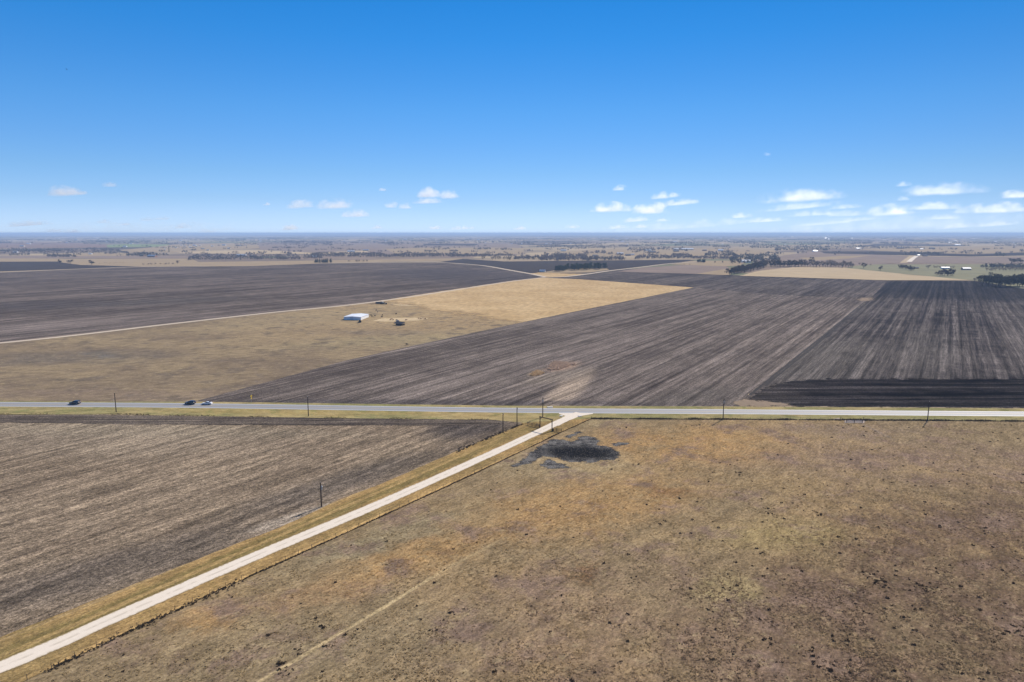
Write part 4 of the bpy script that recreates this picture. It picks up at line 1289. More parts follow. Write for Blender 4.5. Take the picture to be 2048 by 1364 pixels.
for x, y, lb in [(781, 640.6, 'red cow at the left end of the sandy patch'), (783.5, 640, 'red cow second from the left on the sandy patch'), (786.5, 640.8, 'red cow left of the grey tank on the sand'),
                 (812.3, 641.4, 'single red cow in the middle of the sandy patch'), (837, 638.6, 'red cow at the left of the group on the far right of the sand'),
                 (841.6, 639.2, 'red cow nearest the viewer in the right sand group'), (846, 638, 'red cow in the middle of the right sand group'), (850.4, 639.2, 'rightmost red cow on the sand')]:
    cow(x, y, cow_r, lb, 'cattle around the white barn', 0.07)
cow(814, 691, cow_b, 'lone black cow at the pasture edge near the ploughed field', 'cattle around the white barn')
for x, y in [(199, 527.4), (209, 526.2), (213, 526), (219, 527.2), (221, 525.5), (228, 527), (232, 526), (237, 526), (241, 526.2), (246, 527), (246.5, 525.5)]:
    cow(x, y, cow_b, 'dark cow grazing in the far tan field at left', 'cattle in the far tan field', 0.15)

# bird high in the left sky
d = Vector(((186 - 1024) / FPX, 1, (HORIZON - 162) / FPX))
d.y = math.cos(PITCH)
bm_ = MB()
bm_.tube((-0.18, 0, 0), (0.0, 0, 0.01), 0.02, 0.06, 8).tube((0.0, 0, 0.01), (0.14, 0, 0.02), 0.06, 0.045, 8).tube((0.14, 0, 0.02), (0.23, 0, 0.02), 0.045, 0.012, 8)
for s in (-1, 1):
    bm_.add([(0.1, s * 0.03, 0.03), (0.13, s * 0.3, 0.16), (0.02, s * 0.58, 0.14), (-0.04, s * 0.3, 0.13), (-0.06, s * 0.03, 0.03), (0.1, s * 0.03, 0.015), (0.13, s * 0.3, 0.145), (0.02, s * 0.58, 0.135), (-0.04, s * 0.3, 0.115), (-0.06, s * 0.03, 0.015)],
            [(0, 1, 3, 4), (1, 2, 3), (5, 9, 8, 6), (6, 8, 7), (0, 5, 6, 1), (1, 6, 7, 2), (2, 7, 8, 3), (3, 8, 9, 4)])
bd = bm_.build('bird', plain('bird_feather', (0.03, 0.03, 0.035)))
bd.location = Vector((0, 0, CAM_H)) + d.normalized() * 330
bd.rotation_euler = (R(35), R(-20), R(60))
tag(bd, 'tiny dark bird flying high in the left of the sky', 'bird')

# ------------------------------------------------------------------ trees
M_bark = plain('grey_bark', (0.085, 0.070, 0.060), 0.9, 0.1, 0.3, 2.0)
M_twig = leafy('bare_twigs', (0.150, 0.125, 0.115), 0.35, 0.4, 0.45)
M_twig_d = leafy('dark_twigs', (0.075, 0.064, 0.058), 0.4, 0.4, 0.45)
M_ever = leafy('evergreen_needles', (0.030, 0.046, 0.030), 0.45, 0.5, 0.45)
M_live = leafy('live_oak_leaves', (0.042, 0.044, 0.038), 0.45, 0.4, 0.45)

def tree_proto(kind, seed, twig, faces=220):
    """unit tree, height 1: returns trunk mesh, crown mesh"""
    rd = random.Random(seed)
    m = MB()
    cl = []
    th = {'bare': 0.20, 'oak': 0.15, 'cedar': 0.12, 'bush': 0.06, 'live': 0.14}[kind]
    m.tube((0, 0, -0.01), (rd.uniform(-.02, .02), 0, th), 0.030, 0.022, 7)
    nl = {'bare': 8, 'oak': 8, 'cedar': 3, 'bush': 5, 'live': 5}[kind]
    for i in range(nl):
        a = 2 * math.pi * (i + rd.random() * .7) / nl
        if kind == 'cedar':
            e = (rd.uniform(-.05, .05), rd.uniform(-.05, .05), 0.5 + 0.17 * i)
        else:
            e = (math.cos(a) * rd.uniform(.16, .36), math.sin(a) * rd.uniform(.16, .36), rd.uniform(.34, .86))
        m.tube((0, 0, th * .95), e, 0.014, 0.006, 5)
        if kind in ('bare', 'oak'):
            for q in range(3):
                f_ = (e[0] + rd.uniform(-.16, .16), e[1] + rd.uniform(-.16, .16), min(0.97, e[2] + rd.uniform(0.0, .16)))
                m.tube(e, f_, 0.006, 0.002, 4)
                cl.append((f_, rd.uniform(.09, .15)))
        cl.append((e, rd.uniform(.12, .19)))
    if kind == 'cedar':
        cl = [((rd.uniform(-.1, .1) * (1 - z), rd.uniform(-.1, .1) * (1 - z), z), 0.30 * (1.05 - z) + 0.05) for z in [.12, .2, .3, .4, .5, .62, .74, .86]]
        cl += [((rd.uniform(-.2, .2), rd.uniform(-.2, .2), rd.uniform(.15, .6)), 0.15) for _ in range(6)]
    elif kind == 'live':
        cl = [((rd.uniform(-.3, .3), rd.uniform(-.3, .3), rd.uniform(.25, .45)), rd.uniform(.18, .26)) for _ in range(6)]
        cl += [((rd.uniform(-.2, .2), rd.uniform(-.2, .2), rd.uniform(.5, .84)), rd.uniform(.15, .24)) for _ in range(7)]
    elif kind == 'bush':
        cl = [((rd.uniform(-.5, .5), rd.uniform(-.4, .4), rd.uniform(.2, .6)), rd.uniform(.2, .35)) for _ in range(7)]
    vs, fs = [], []
    for i in range(faces):
        (cx, cy, cz), rr_ = cl[i % len(cl)]
        d_ = Vector((rd.gauss(0, 1), rd.gauss(0, 1), rd.gauss(0, .8))).normalized() * rr_ * rd.random() ** 0.4
        q = Vector((cx, cy, cz)) + d_
        q.z = max(0.03, min(1.0, q.z))
        s_ = rd.uniform(.018, .046) * (1.5 if kind in ('cedar', 'bush', 'live') else 1.0)
        u = Vector((rd.gauss(0, 1), rd.gauss(0, 1), rd.gauss(0, 1))).normalized() * s_
        w = Vector((rd.gauss(0, 1), rd.gauss(0, 1), rd.gauss(0, 1))).normalized() * s_
        b = len(vs)
        vs += [tuple(q - u), tuple(q + w), tuple(q + u * .8 + w * .2), tuple(q - w * .9)]
        fs += [(b, b + 1, b + 2), (b, b + 2, b + 3)]
    tm = m.mesh('trunk')
    tm.materials.append(M_bark)
    cm = np_mesh('crown', vs, fs)
    cm.materials.append(twig)
    return tm, cm
PROTO = {
    'bare': [tree_proto('bare', s, M_twig, 520) for s in (1, 2, 3)],
    'darkbare': [tree_proto('bare', s, M_twig_d, 950) for s in (4, 5, 6)],
    'oak': [tree_proto('oak', s, M_live, 1100) for s in (7, 8, 9)],
    'live': [tree_proto('live', s, M_ever, 700) for s in (21, 22, 23)],
    'cedar': [tree_proto('cedar', s, M_ever, 420) for s in (10, 11, 12)],
    'bush': [tree_proto('bush', s, M_twig_d, 160) for s in (13, 14)],
}
def tree(name, kind, x, y, h, lb, group=None, wide=1.0, cat='tree', jit=0.15):
    tm, cm = random.choice(PROTO[kind])
    p = P(x, y)
    H_ = 0.92 * hpx(x, y, h) * random.uniform(1 - jit, 1 + jit)
    r = empty(name, p, random.uniform(0, 6.28))
    w_ = wide * random.uniform(0.9, 1.12)
    r.scale = (H_ * w_, H_ * w_, H_)
    link_mesh('stem' if kind == 'bush' else 'trunk', tm, None, r)
    link_mesh('crown', cm, None, r)
    return tag(r, lb, cat, group)
def tree_line(name, kind, x0, y0, x1, y1, cnt, h, lb, group, wide=1.0, jx=2.0, jy=1.0, cat='tree'):
    for i in range(cnt):
        t = (i + 0.5 + random.uniform(-.35, .35)) / cnt
        tree(name, kind, x0 + (x1 - x0) * t + random.gauss(0, jx * .4), y0 + (y1 - y0) * t + random.uniform(-jy, jy), h, lb, group, wide, cat)

tree('round_tree', 'darkbare', 120, 526.8, 10, 'leftmost of three round dark trees on the edge of the tan field', None, 1.3)
tree('round_tree', 'darkbare', 140.5, 527.5, 9, 'middle of three round dark trees on the edge of the tan field', None, 1.4)
tree('round_tree', 'darkbare', 183.5, 529.6, 10, 'rightmost of three round dark trees, next to the far cattle', None, 1.4)
tree_line('shrub', 'bush', 284, 529.5, 348, 528.5, 8, 5, 'low brown shrub on the edge of the far tan field', 'shrubs on the far tan field', 1.0, 2, .5, 'shrub')
tree('bare_tree', 'bare', 355, 528, 8, 'small bare tree right of the far shrubs', None, 0.9)
tree_line('cedar', 'cedar', 630, 525.5, 661, 525.5, 8, 9, 'dark cedar in the clump on the skyline of the left ploughed field', 'cedar clump on the field edge', 1.2, 2, .5)
tree_line('shrub', 'bush', 698, 523.5, 738, 523, 5, 6, 'small bare bush right of the cedar clump', 'bushes right of the cedar clump', .9, 2, .4, 'shrub')
tree('bare_tree', 'bare', 966, 519.5, 10, 'single bare tree left of the far grove', None, 1.2)
tree_line('bare_tree', 'bare', 984, 520, 1024, 520.5, 8, 9, 'bare tree in the far cluster left of the evergreen grove', 'bare cluster left of the grove', 1.0, 2, 1)
tree_line('evergreen', 'live', 1108, 543.3, 1135, 542.2, 6, 13, 'evergreen at the lower left end of the grove by the dirt road', 'evergreen grove, left part', 1.0, 2, .8)
tree_line('evergreen', 'live', 1136, 540.5, 1209, 537.8, 15, 15, 'tall dark evergreen in the grove beside the dirt road', 'evergreen grove by the dirt road', 1.0, 3, 1.2)
tree_line('bare_tree', 'bare', 1140, 539.5, 1180, 538.5, 4, 10, 'pale bare tree among the grove evergreens', 'bare trees in the grove', 1.0, 3, .8)
tree_line('evergreen', 'live', 1394, 525, 1412, 525.2, 4, 7, 'dark evergreen in the small clump at the end of the dirt road', 'clump at the end of the dirt road', 1.3, 1.5, .4)
for x, y in ((1430, 525.2), (1445, 525.2), (1463, 525.8), (1470, 525.8)):
    tree('evergreen', 'cedar', x, y, 5, 'small evergreen left of the white farmhouse', 'evergreens left of the farmhouse', 1.3)
tree_line('shrub', 'bush', 1361, 529.5, 1390, 529.5, 2, 3, 'lone dark bush on the tan field left of the farmhouse', 'lone bushes on the tan field', .8, 1, .2, 'shrub')
tree_line('bare_tree', 'darkbare', 1459, 550.8, 1532, 535, 26, 15, 'dark bare tree in the slanting tree line right of the ploughed upland', 'slanting dark tree line', .95, 3, 1.2)
tree_line('bare_tree', 'darkbare', 1470, 546.8, 1536, 531, 20, 13, 'dark bare tree at the back of the slanting tree line', 'slanting dark tree line, back', .95, 3, 1.0)
tree_line('bare_tree', 'darkbare', 1462, 527, 1550, 526, 12, 8, 'bare tree around the white farmhouse', 'bare trees around the farmhouse', 1.1, 4, 2.0)
tree_line('bare_tree', 'darkbare', 1538, 533.8, 1612, 533.4, 20, 14, 'bare tree in the left half of the row behind the smooth tan field', 'bare row behind the tan field, left half', 1.0, 2, .5)
tree_line('bare_tree', 'bare', 1614, 533.6, 1708, 535.3, 20, 14.5, 'spaced bare tree in the right half of the row behind the smooth tan field', 'bare row behind the tan field, right half', .95, 2, .5)
tree('bare_tree', 'darkbare', 1623, 525.5, 11, 'taller bare tree standing behind the middle of the bare row', None, 1.2)
tree('bare_tree', 'bare', 1719, 530, 6, 'small bare tree just past the right end of the bare row', None, 1.0)
tree('bare_tree', 'darkbare', 1727, 537, 11, 'rounded bare tree right of the bare row', None, 1.2)
tree('bare_tree', 'bare', 1741, 531, 5, 'tiny bare tree left of the lone field tree', None, 1.0)
tree('bare_tree', 'darkbare', 1760.5, 541, 10, 'lone bare tree in the grey green pasture', None, 1.1)
tree_line('bare_tree', 'darkbare', 1797, 536.5, 1829, 542.5, 9, 10, 'bare tree in the ragged clump left of the small roofs', 'ragged clump in the pasture', 1.1, 3, 1)
tree('bare_tree', 'bare', 1856, 537.5, 9, 'slim bare tree between the ragged clump and the pale roof', None, 1.0)
tree_line('bare_tree', 'bare', 1866, 536.5, 1908, 536.5, 9, 6, 'small bare tree in the low row behind the pale roof', 'low row behind the pale roof', 1.0, 2, .5)
tree_line('bare_tree', 'darkbare', 1880, 552, 1908, 551.5, 7, 14, 'dark bare tree in the clump in front of the pale roof', 'clump in front of the pale roof', 1.0, 2, .8)
tree('bare_tree', 'darkbare', 1874, 551, 8, 'small bare tree on the left of the clump in front of the roof', None, 1.1)
tree_line('bare_tree', 'bare', 1972, 542, 2070, 541, 16, 9, 'bare tree in the row above the big dark copse', 'row above the copse', 1.1, 3, 1)
tree_line('bare_tree', 'darkbare', 2022, 526.5, 2043, 526.5, 4, 11, 'dark tree in the small far clump at the right edge', 'far clump at the right edge', 1.2, 2, .6)
tree_line('oak', 'oak', 1964, 571, 2078, 575.5, 16, 24, 'big dark rounded oak in the copse at the right edge', 'dark copse at the right edge', 1.05, 4, 1.5)
tree_line('oak', 'oak', 1972, 566, 2070, 568, 10, 19, 'dark oak at the back of the right edge copse', 'back of the dark copse', 1.0, 4, 1.5)
tree('bare_tree', 'bare', 1949.5, 563.5, 12, 'small bare tree at the left end of the dark copse', None, .8)

# ------------------------------------------------------------------ woods seen as one mass
M_wood = leafy('winter_woodland', (0.110, 0.097, 0.097), 0.35, 0.02, 0.45)
M_wood_d = leafy('dark_woodland', (0.070, 0.068, 0.066), 0.35, 0.02, 0.45)
def woods(name, rects, mat, lb, dens=0.55, hm=(6, 12), tris=10):
    ps, hs = [], []
    for (x0, y0, x1, y1, th) in rects:
        N = int(abs(x1 - x0) * (th + 1.5) * dens)
        t = rng.uniform(0, 1, N)
        edge = np.minimum(1, np.minimum(t, 1 - t) * 6 + 0.25)
        yy = y0 + (y1 - y0) * t - rng.uniform(0, 1, N) * th * edge
        xx = x0 + (x1 - x0) * t
        g = vnoise(xx / 9, yy * 1.3, 77)
        k = g > 0.30
        ps.append(Pn(xx[k], yy[k]))
        hs.append(rng.uniform(hm[0], hm[1], int(k.sum())) * (0.75 + 0.4 * g[k]))
    p = np.concatenate(ps)
    h = np.concatenate(hs)
    N = len(p)
    c_ = np.zeros((N, tris, 3))
    w = h * rng.uniform(0.45, 0.7, N)
    a = rng.normal(0, 1, (N, tris, 3))
    a /= np.linalg.norm(a, axis=2, keepdims=True)
    rad_ = rng.uniform(0.3, 1.0, (N, tris, 1))
    c_[..., :2] = p[:, None, :] + a[..., :2] * rad_ * w[:, None, None] * 0.55
    c_[..., 2] = h[:, None] * (0.55 + 0.40 * a[..., 2] * rad_[..., 0])
    off = rng.normal(0, 1, (N, tris, 3, 3))
    off /= np.linalg.norm(off, axis=3, keepdims=True)
    v = c_[:, :, None, :] + off * (h[:, None, None, None] * 0.24)
    v[..., 2] = np.maximum(v[..., 2], 0.0)
    # a few stems reaching the ground
    me = np_mesh(name, v.reshape(-1, 3), np.arange(N * tris * 3).reshape(-1, 3))
    o = link_mesh(name, me, mat)
    return tag(o, lb, 'woodland', kind='stuff')
woods('woodland', [(-60, 508, 258, 508, 10), (0, 504, 240, 503, 5)], M_wood, 'blue grey wood band at far left', 0.30, (5, 10))
woods('woodland', [(376, 521, 520, 520, 11), (512, 520, 645, 518, 8), (560, 520, 600, 520, 4)], M_wood, 'bare wood along the creek left of the cedar clump', 0.36, (5, 10))
woods('woodland', [(95, 515, 152, 515, 3)], M_wood, 'short belt of trees by the far left fields', 0.5)
woods('woodland', [(255, 513, 318, 514, 6)], M_wood_d, 'dark trees around the farm left of the golden tower', 0.5)
woods('woodland', [(622, 514, 780, 515, 7), (780, 515, 930, 514.5, 6), (925, 514, 1030, 514, 4)], M_wood, 'long bare wood across the middle distance', 0.55)
woods('woodland', [(1028, 520, 1080, 520, 4), (1080, 522, 1150, 522, 11), (1150, 522, 1176, 523, 12), (1176, 522, 1250, 521, 4)], M_wood, 'bare wood behind the evergreen grove', 0.5, (8, 15))
woods('woodland', [(1270, 519, 1340, 518, 6), (1340, 518, 1385, 518, 8), (1385, 518, 1480, 520, 3)], M_wood, 'bare wood above the dirt road', 0.5)
woods('woodland', [(1068, 496, 1140, 496, 4), (1140, 499, 1210, 497, 9), (1205, 497, 1330, 492, 5)], M_wood, 'wood belt in the middle right distance', 0.5)
woods('woodland', [(1190, 508, 1212, 508, 5), (1255, 502, 1310, 502, 7), (1315, 500, 1375, 503, 6)], M_wood, 'loose trees around the scattered farmsteads', 0.4)
woods('woodland', [(1350, 492, 1420, 493, 5), (1410, 513, 1470, 513, 8), (1460, 523, 1560, 522, 12), (1425, 495, 1460, 494, 3)], M_wood_d, 'dark wood behind the white farmhouse', 0.5)
woods('woodland', [(1500, 497, 1560, 497, 7), (1550, 502, 1655, 502, 9), (1600, 491, 1680, 491, 4)], M_wood_d, 'blue dark wood left of the long dark strip', 0.5)
woods('woodland', [(1650, 496, 1760, 498, 6), (1740, 497, 1850, 499, 4), (1880, 487, 2000, 489, 4), (1990, 493, 2100, 493, 8)], M_wood, 'blue grey wood band at far right', 0.45)
woods('woodland', [(1820, 508, 1880, 511, 3), (1990, 512, 2010, 513, 3), (1960, 536, 2060, 537, 3)], M_wood_d, 'scattered hedge trees at right', 0.4)
woods('woodland', [(480, 489, 665, 492, 7), (700, 487, 900, 486, 6), (770, 492, 805, 492, 4), (830, 496, 855, 496, 4), (865, 500.5, 900, 499.5, 2), (955, 500, 982, 500, 3), (545, 497, 620, 498, 2)], M_wood, 'scattered blue woods and hedges in the middle distance', 0.45)
rects = []
rd = random.Random(5)
for i in range(430):
    y = 469.3 + 20 * rd.random() ** 1.5
    x = rd.uniform(-150, 2200)
    w_ = rd.uniform(30, 170) * (0.5 + (490 - y) / 20)
    rects.append((x, y, x + w_, y + rd.uniform(-.6, .6), rd.uniform(0.5, 2.6)))
woods('far_woodland', rects, M_wood, 'hazy blue woods stretching along the horizon', 0.42, (9, 16), 8)

rects = []
for i in range(300):
    y = rd.uniform(483, 512)
    x = rd.uniform(-40, 2090)
    w_ = rd.uniform(3, 26)
    rects.append((x, y, x + w_, y + rd.uniform(-.5, .5), rd.uniform(0.3, 1.8)))
woods('scattered_trees', rects, M_wood, 'scattered hedgerow trees between the far fields', 0.4, (6, 12), 9)

# ------------------------------------------------------------------ houses and far buildings
M_hw = plain('house_white', (0.78, 0.78, 0.76), 0.7, 0.2, 0.06, 0.3)
M_hc = plain('house_cream', (0.66, 0.57, 0.42), 0.8, 0.2, 0.08, 0.3)
M_hb = plain('house_brick', (0.26, 0.15, 0.11), 0.85, 0.2, 0.15, 0.3)
M_rg = plain('grey_shingle', (0.14, 0.14, 0.15), 0.85, 0.2, 0.2, 0.3)
M_rw = plain('pale_metal_roof', (0.64, 0.65, 0.66), 0.4, 0.4, 0.06, 0.3)
M_rb = plain('blue_grey_metal_roof', (0.30, 0.36, 0.44), 0.45, 0.4, 0.1, 0.3)
M_win = plain('window_glass', (0.03, 0.035, 0.045), 0.15, 0.5)
def house(name, x, y, w, wall, roof, lb, group=None, hh=0.30, dp=0.6, cat='house', rz=None, pitch=0.28):
    W = hpx(x, y, w)
    D = min(W * dp, 16)
    Hh = max(2.6, W * hh * 0.6) if W < 20 else min(6.0, 3.0 + W * 0.03)
    r = empty(name, P(x, y), R(random.uniform(-12, 12)) if rz is None else R(rz))
    rp = D * pitch
    MB().prism([(-D / 2, -0.3), (D / 2, -0.3), (D / 2, Hh), (0, Hh + rp), (-D / 2, Hh)], -W / 2, W / 2, 'x').build('wall', wall, r)
    MB().prism([(-D / 2 - .5, Hh - .05), (0, Hh + rp + .05), (D / 2 + .5, Hh - .05), (D / 2 + .5, Hh + .2), (0, Hh + rp + .3), (-D / 2 - .5, Hh + .2)], -W / 2 - .5, W / 2 + .5, 'x').build('roof', roof, r)
    if w >= 9:
        for k in (-0.3, 0.05, 0.33):
            MB().box(k * W, -D / 2 - 0.03, Hh * .55, min(1.4, W * .08), 0.08, Hh * .4).build('window', M_win, r)
    return tag(r, lb, cat, group)
# distinct ones
HS = [
    ('farmhouse', 1085, 543.6, 11, M_hw, M_rb, 'small white house with blue grey roof left of the evergreen grove'),
    ('farmhouse', 1492, 525, 17, M_hw, M_rw, 'white farmhouse with pale roof among bare trees above the dark tree line'),
    ('shed', 1512, 528, 10, M_hw, M_rb, 'low shed right of the white farmhouse'),
    ('long_barn', 1374, 500, 25, M_hc, M_rw, 'long cream barn with a pale roof, middle right distance'),
    ('farmhouse', 1127, 502.5, 11, M_hc, M_rw, 'pale pinkish long house above the wood behind the grove'),
    ('farmhouse', 1240, 509, 13, M_hb, M_rw, 'house with bright roof in the left scattered farmstead'),
    ('shed', 1256, 511.5, 10, M_hb, M_rg, 'dark low shed in the left scattered farmstead'),
    ('shed', 1265, 510, 7, M_hw, M_rb, 'blue roofed shed at the right of the left farmstead'),
    ('farmhouse', 1296, 502, 11, M_hw, M_rb, 'blue roofed house in the middle farmstead'),
    ('shed', 1304, 505.5, 14, M_hb, M_rg, 'dark shed below the blue roofed house'),
    ('farmhouse', 1352, 499.5, 10, M_hw, M_rw, 'white house at the left end of the long cream barn'),
    ('shed', 1352, 503.5, 11, M_hb, M_rg, 'dark shed below the long cream barn'),
    ('farmhouse', 1441, 501.5, 10, M_hw, M_rw, 'white house alone right of the long cream barn'),
    ('shed', 1409, 502, 8, M_hb, M_rg, 'small dark shed between the cream barn and the lone white house'),
    ('shed', 1190, 513, 10, M_hb, M_rg, 'dark roofed house half hidden in the wood behind the grove'),
    ('farmhouse', 1350, 484, 9, M_hw, M_rw, 'white house on the tan rise below the horizon, middle right'),
    ('shed', 1364, 481, 10, M_hb, M_rg, 'dark building right of the white house on the tan rise'),
    ('long_barn', 702, 504, 14, M_hw, M_rw, 'white long shed at the left end of the wood, middle distance'),
    ('long_barn', 732, 501.8, 12, M_hc, M_rb, 'grey long shed right of the white shed, middle distance'),
    ('shed', 629, 514.5, 9, M_hw, M_rw, 'white shed at the left end of the long bare wood'),
    ('long_barn', 483, 512, 18, M_hw, M_rw, 'long white building in the creek wood'),
    ('shed', 505, 514, 10, M_hb, M_rg, 'dark roofed shed right of the long white building'),
    ('farmhouse', 32, 505.5, 9, M_hw, M_rw, 'white farmhouse among trees at the far left edge'),
    ('farmhouse', 57, 488, 7, M_hw, M_rw, 'white house on the reddish field at far left'),
    ('shed', 45, 493, 8, M_hc, M_rb, 'grey shed below the white house on the reddish field'),
    ('farmhouse', 181, 508.5, 6, M_hw, M_rw, 'small white house on the tan strip at left'),
    ('farmhouse', 138, 512.3, 6, M_hw, M_rw, 'tiny white house in the short tree belt at left'),
    ('farmhouse', 250, 494, 7, M_hw, M_rw, 'white house at the right end of the green field'),
    ('shed', 305, 514, 16, M_hb, M_rb, 'blue grey roofed farm building left of the golden tower'),
    ('shed', 284, 512.5, 9, M_hb, M_rg, 'dark farm building left of the blue roofed one'),
    ('farmhouse', 810, 479, 6, M_hw, M_rw, 'white house high on the far rise, left of middle'),
    ('farmhouse', 785, 469.6, 3, M_hw, M_rw, 'tiny white house on the skyline ridge'),
    ('farmhouse', 1117, 479.5, 6, M_hw, M_rw, 'white house on the far ridge above the grove'),
    ('long_barn', 1653, 474.3, 16, M_hw, M_rw, 'long white warehouse just below the horizon at right'),
    ('farmhouse', 1658, 478.5, 4, M_hw, M_rw, 'small white house below the long warehouse'),
    ('long_barn', 1717, 498, 10, M_hw, M_rw, 'white long house at the left of the far right wood'),
    ('farmhouse', 1630, 503.5, 9, M_hw, M_rw, 'white house in front of the blue dark wood'),
    ('farmhouse', 1799, 481, 4, M_hw, M_rw, 'left one of two bright white buildings far right'),
    ('farmhouse', 1806, 480.8, 4, M_hw, M_rw, 'right one of two bright white buildings far right'),
    ('long_barn', 1852, 474, 6, M_hw, M_rw, 'white building on the skyline, right'),
    ('long_barn', 1988, 474.5, 6, M_hw, M_rw, 'white building on the skyline near the right edge'),
    ('long_barn', 1915, 490.5, 10, M_hw, M_rw, 'pale long shed on the tan field at far right'),
    ('long_barn', 2040, 476, 14, M_hw, M_rw, 'pale long building at the right edge below the horizon'),
    ('farmhouse', 1837, 511.5, 5, M_hw, M_rw, 'white house at the top of the far white track'),
    ('shed', 1850, 512.5, 8, M_hb, M_rg, 'dark shed right of the far white track'),
    ('farmhouse', 1843, 499, 6, M_hw, M_rb, 'small blue grey house behind the long dark strip'),
    ('shed', 1864, 498, 10, M_hb, M_rg, 'dark farm building behind the long dark strip, right'),
    ('shed', 1800, 497.5, 12, M_hb, M_rg, 'low dark farm building behind the long dark strip, middle'),
    ('long_barn', 1890, 538, 15, M_hw, M_rw, 'pale roofed shed just above the dark clump in the pasture'),
    ('shed', 1932, 540, 15, M_hb, M_rb, 'grey roofed farm shed between the clump and the right tree row'),
    ('shed', 1832, 537.5, 8, M_hb, M_rg, 'dark small shed right of the ragged clump'),
]
for nm, x, y, w, wa, ro, lb in HS:
    house(nm, x, y, w, wa, ro, lb, None, cat={'farmhouse': 'house', 'shed': 'shed', 'long_barn': 'barn'}[nm], dp=0.35 if nm == 'long_barn' else 0.6)
for x, y, w in [(363, 491, 4), (370, 493, 5), (377, 491, 4), (389, 491.5, 6), (368, 489.5, 3), (381, 495, 5), (393, 493.5, 4), (400, 491, 4), (407, 498, 5), (416, 501, 5), (352, 496, 4), (425, 493, 5), (438, 491, 4), (448, 491, 7), (458, 497.5, 6), (480, 492, 5), (490, 490.5, 4), (330, 499, 4)]:
    house('house', x, y, w, random.choice([M_hw, M_hw, M_hc, M_hb]), random.choice([M_rw, M_rw, M_rg, M_rb]), 'small house in the far village around the golden tower', 'houses of the far village', cat='house')
rd = random.Random(9)
for i in range(130):
    x, y = rd.uniform(20, 2040), 470.2 + 20 * rd.random() ** 1.6
    if 340 < x < 500 and y > 484: continue
    house('house', x, y, rd.uniform(2.4, 6.5), random.choice([M_hw, M_hw, M_hc]), random.choice([M_rw, M_rw, M_rw, M_rb]), 'tiny pale house speckled among the hazy woods near the horizon', 'houses near the horizon', cat='house')
# golden tower
r = empty('tower', P(338.5, 504.5))
ht = hpx(338.5, 504.5, 11)
wt = hpx(338.5, 504.5, 2.6)
M_gold = plain('ochre_concrete', (0.66, 0.52, 0.28), 0.8, 0.2, 0.1, 0.2)
MB().tube((0, 0, -0.5), (0, 0, ht), wt / 2, wt / 2 * .94, 16).build('shaft', M_gold, r)
MB().tube((0, 0, ht), (0, 0, ht + wt * .5), wt / 2, wt * .08, 16).build('cap', M_rg, r)
MB().box(0, 0, ht + wt * .65, wt * .25, wt * .25, wt * .4).build('head_house', M_gold, r)
MB().tube((wt * .62, -wt * .2, 0), (wt * .62, -wt * .2, ht * .98), wt * .07, n=6).build('elevator_leg', M_iron, r)
tag(r, 'tall golden grain tower standing above the far village at left', 'tower')
# cell mast on the right horizon
r = empty('mast', P(1573, 481))
hm_ = hpx(1573, 481, 8)
for k in range(3):
    a = 2.09 * k
    MB().tube((math.cos(a) * 3, math.sin(a) * 3, 0), (math.cos(a) * .6, math.sin(a) * .6, hm_), 0.5, 0.4, 6).build('leg', M_rw, r)
MB().box(0, 0, hm_, 3, 3, 2.5).build('antenna', M_rw, r)
tag(r, 'thin pale mast below the horizon at right', 'mast')

# ------------------------------------------------------------------ clouds
n = NT('cloud_vapour')
n.t.nodes.remove(n.bsdf)
tcn = n.node('ShaderNodeTexCoord')
oi = n.node('ShaderNodeObjectInfo')
obj = tcn.outputs['Object']
off = n.vm('SCALE', n.xyz(oi.outputs['Random'], oi.outputs['Random'], oi.outputs['Random']), 57.0)
q = n.vm('ADD', obj, off)
asp = n.node('ShaderNodeAttribute', attribute_type='OBJECT', attribute_name='aspect')
ns = n.noise(n.vm('ADD', n.vm('MULTIPLY', obj, asp.outputs['Vector']), off), 0.85, 8, 0.62)
sp_ = n.node('ShaderNodeSeparateXYZ')
n.put(sp_.inputs[0], obj)
zz = n.m('ADD', sp_.outputs['Z'], 0.35)
ln = n.vm('LENGTH', n.xyz(sp_.outputs['X'], sp_.outputs['Y'], n.m('MULTIPLY', zz, 0.80)))
shape = n.m('SUBTRACT', 1.0, ln)
dns = n.m('ADD', n.m('MULTIPLY', shape, 0.95), n.m('MULTIPLY', n.m('SUBTRACT', ns, 0.5), 3.0))
dns = n.rng(dns, 0.12, 0.85)
dns = n.m('MULTIPLY', dns, n.rng(sp_.outputs['Z'], -0.62, -0.30))
dns = n.m('MULTIPLY', dns, n.rng(ln, 1.0, 0.80))
CLOUD_DENS = n.node('ShaderNodeAttribute', attribute_type='OBJECT', attribute_name='vapour')
dns = n.m('MULTIPLY', dns, CLOUD_DENS.outputs['Fac'])
pv = n.node('ShaderNodeVolumePrincipled')
pv.inputs['Color'].default_value = (1, 1, 1, 1)
pv.inputs['Anisotropy'].default_value = 0.45
n.put(pv.inputs['Density'], dns)
n.t.links.new(pv.outputs[0], n.out.inputs['Volume'])
M_cloud = n.mat
bm_ = bmesh.new()
bmesh.ops.create_icosphere(bm_, subdivisions=3, radius=1.0)
for v_ in bm_.verts:
    v_.co *= 1.0 + 0.08 * noise.noise(v_.co * 2.5)
    v_.co.z = max(v_.co.z, -0.66)
cloud_me = bpy.data.meshes.new('cloud')
bm_.to_mesh(cloud_me)
bm_.free()
cloud_me.materials.append(M_cloud)
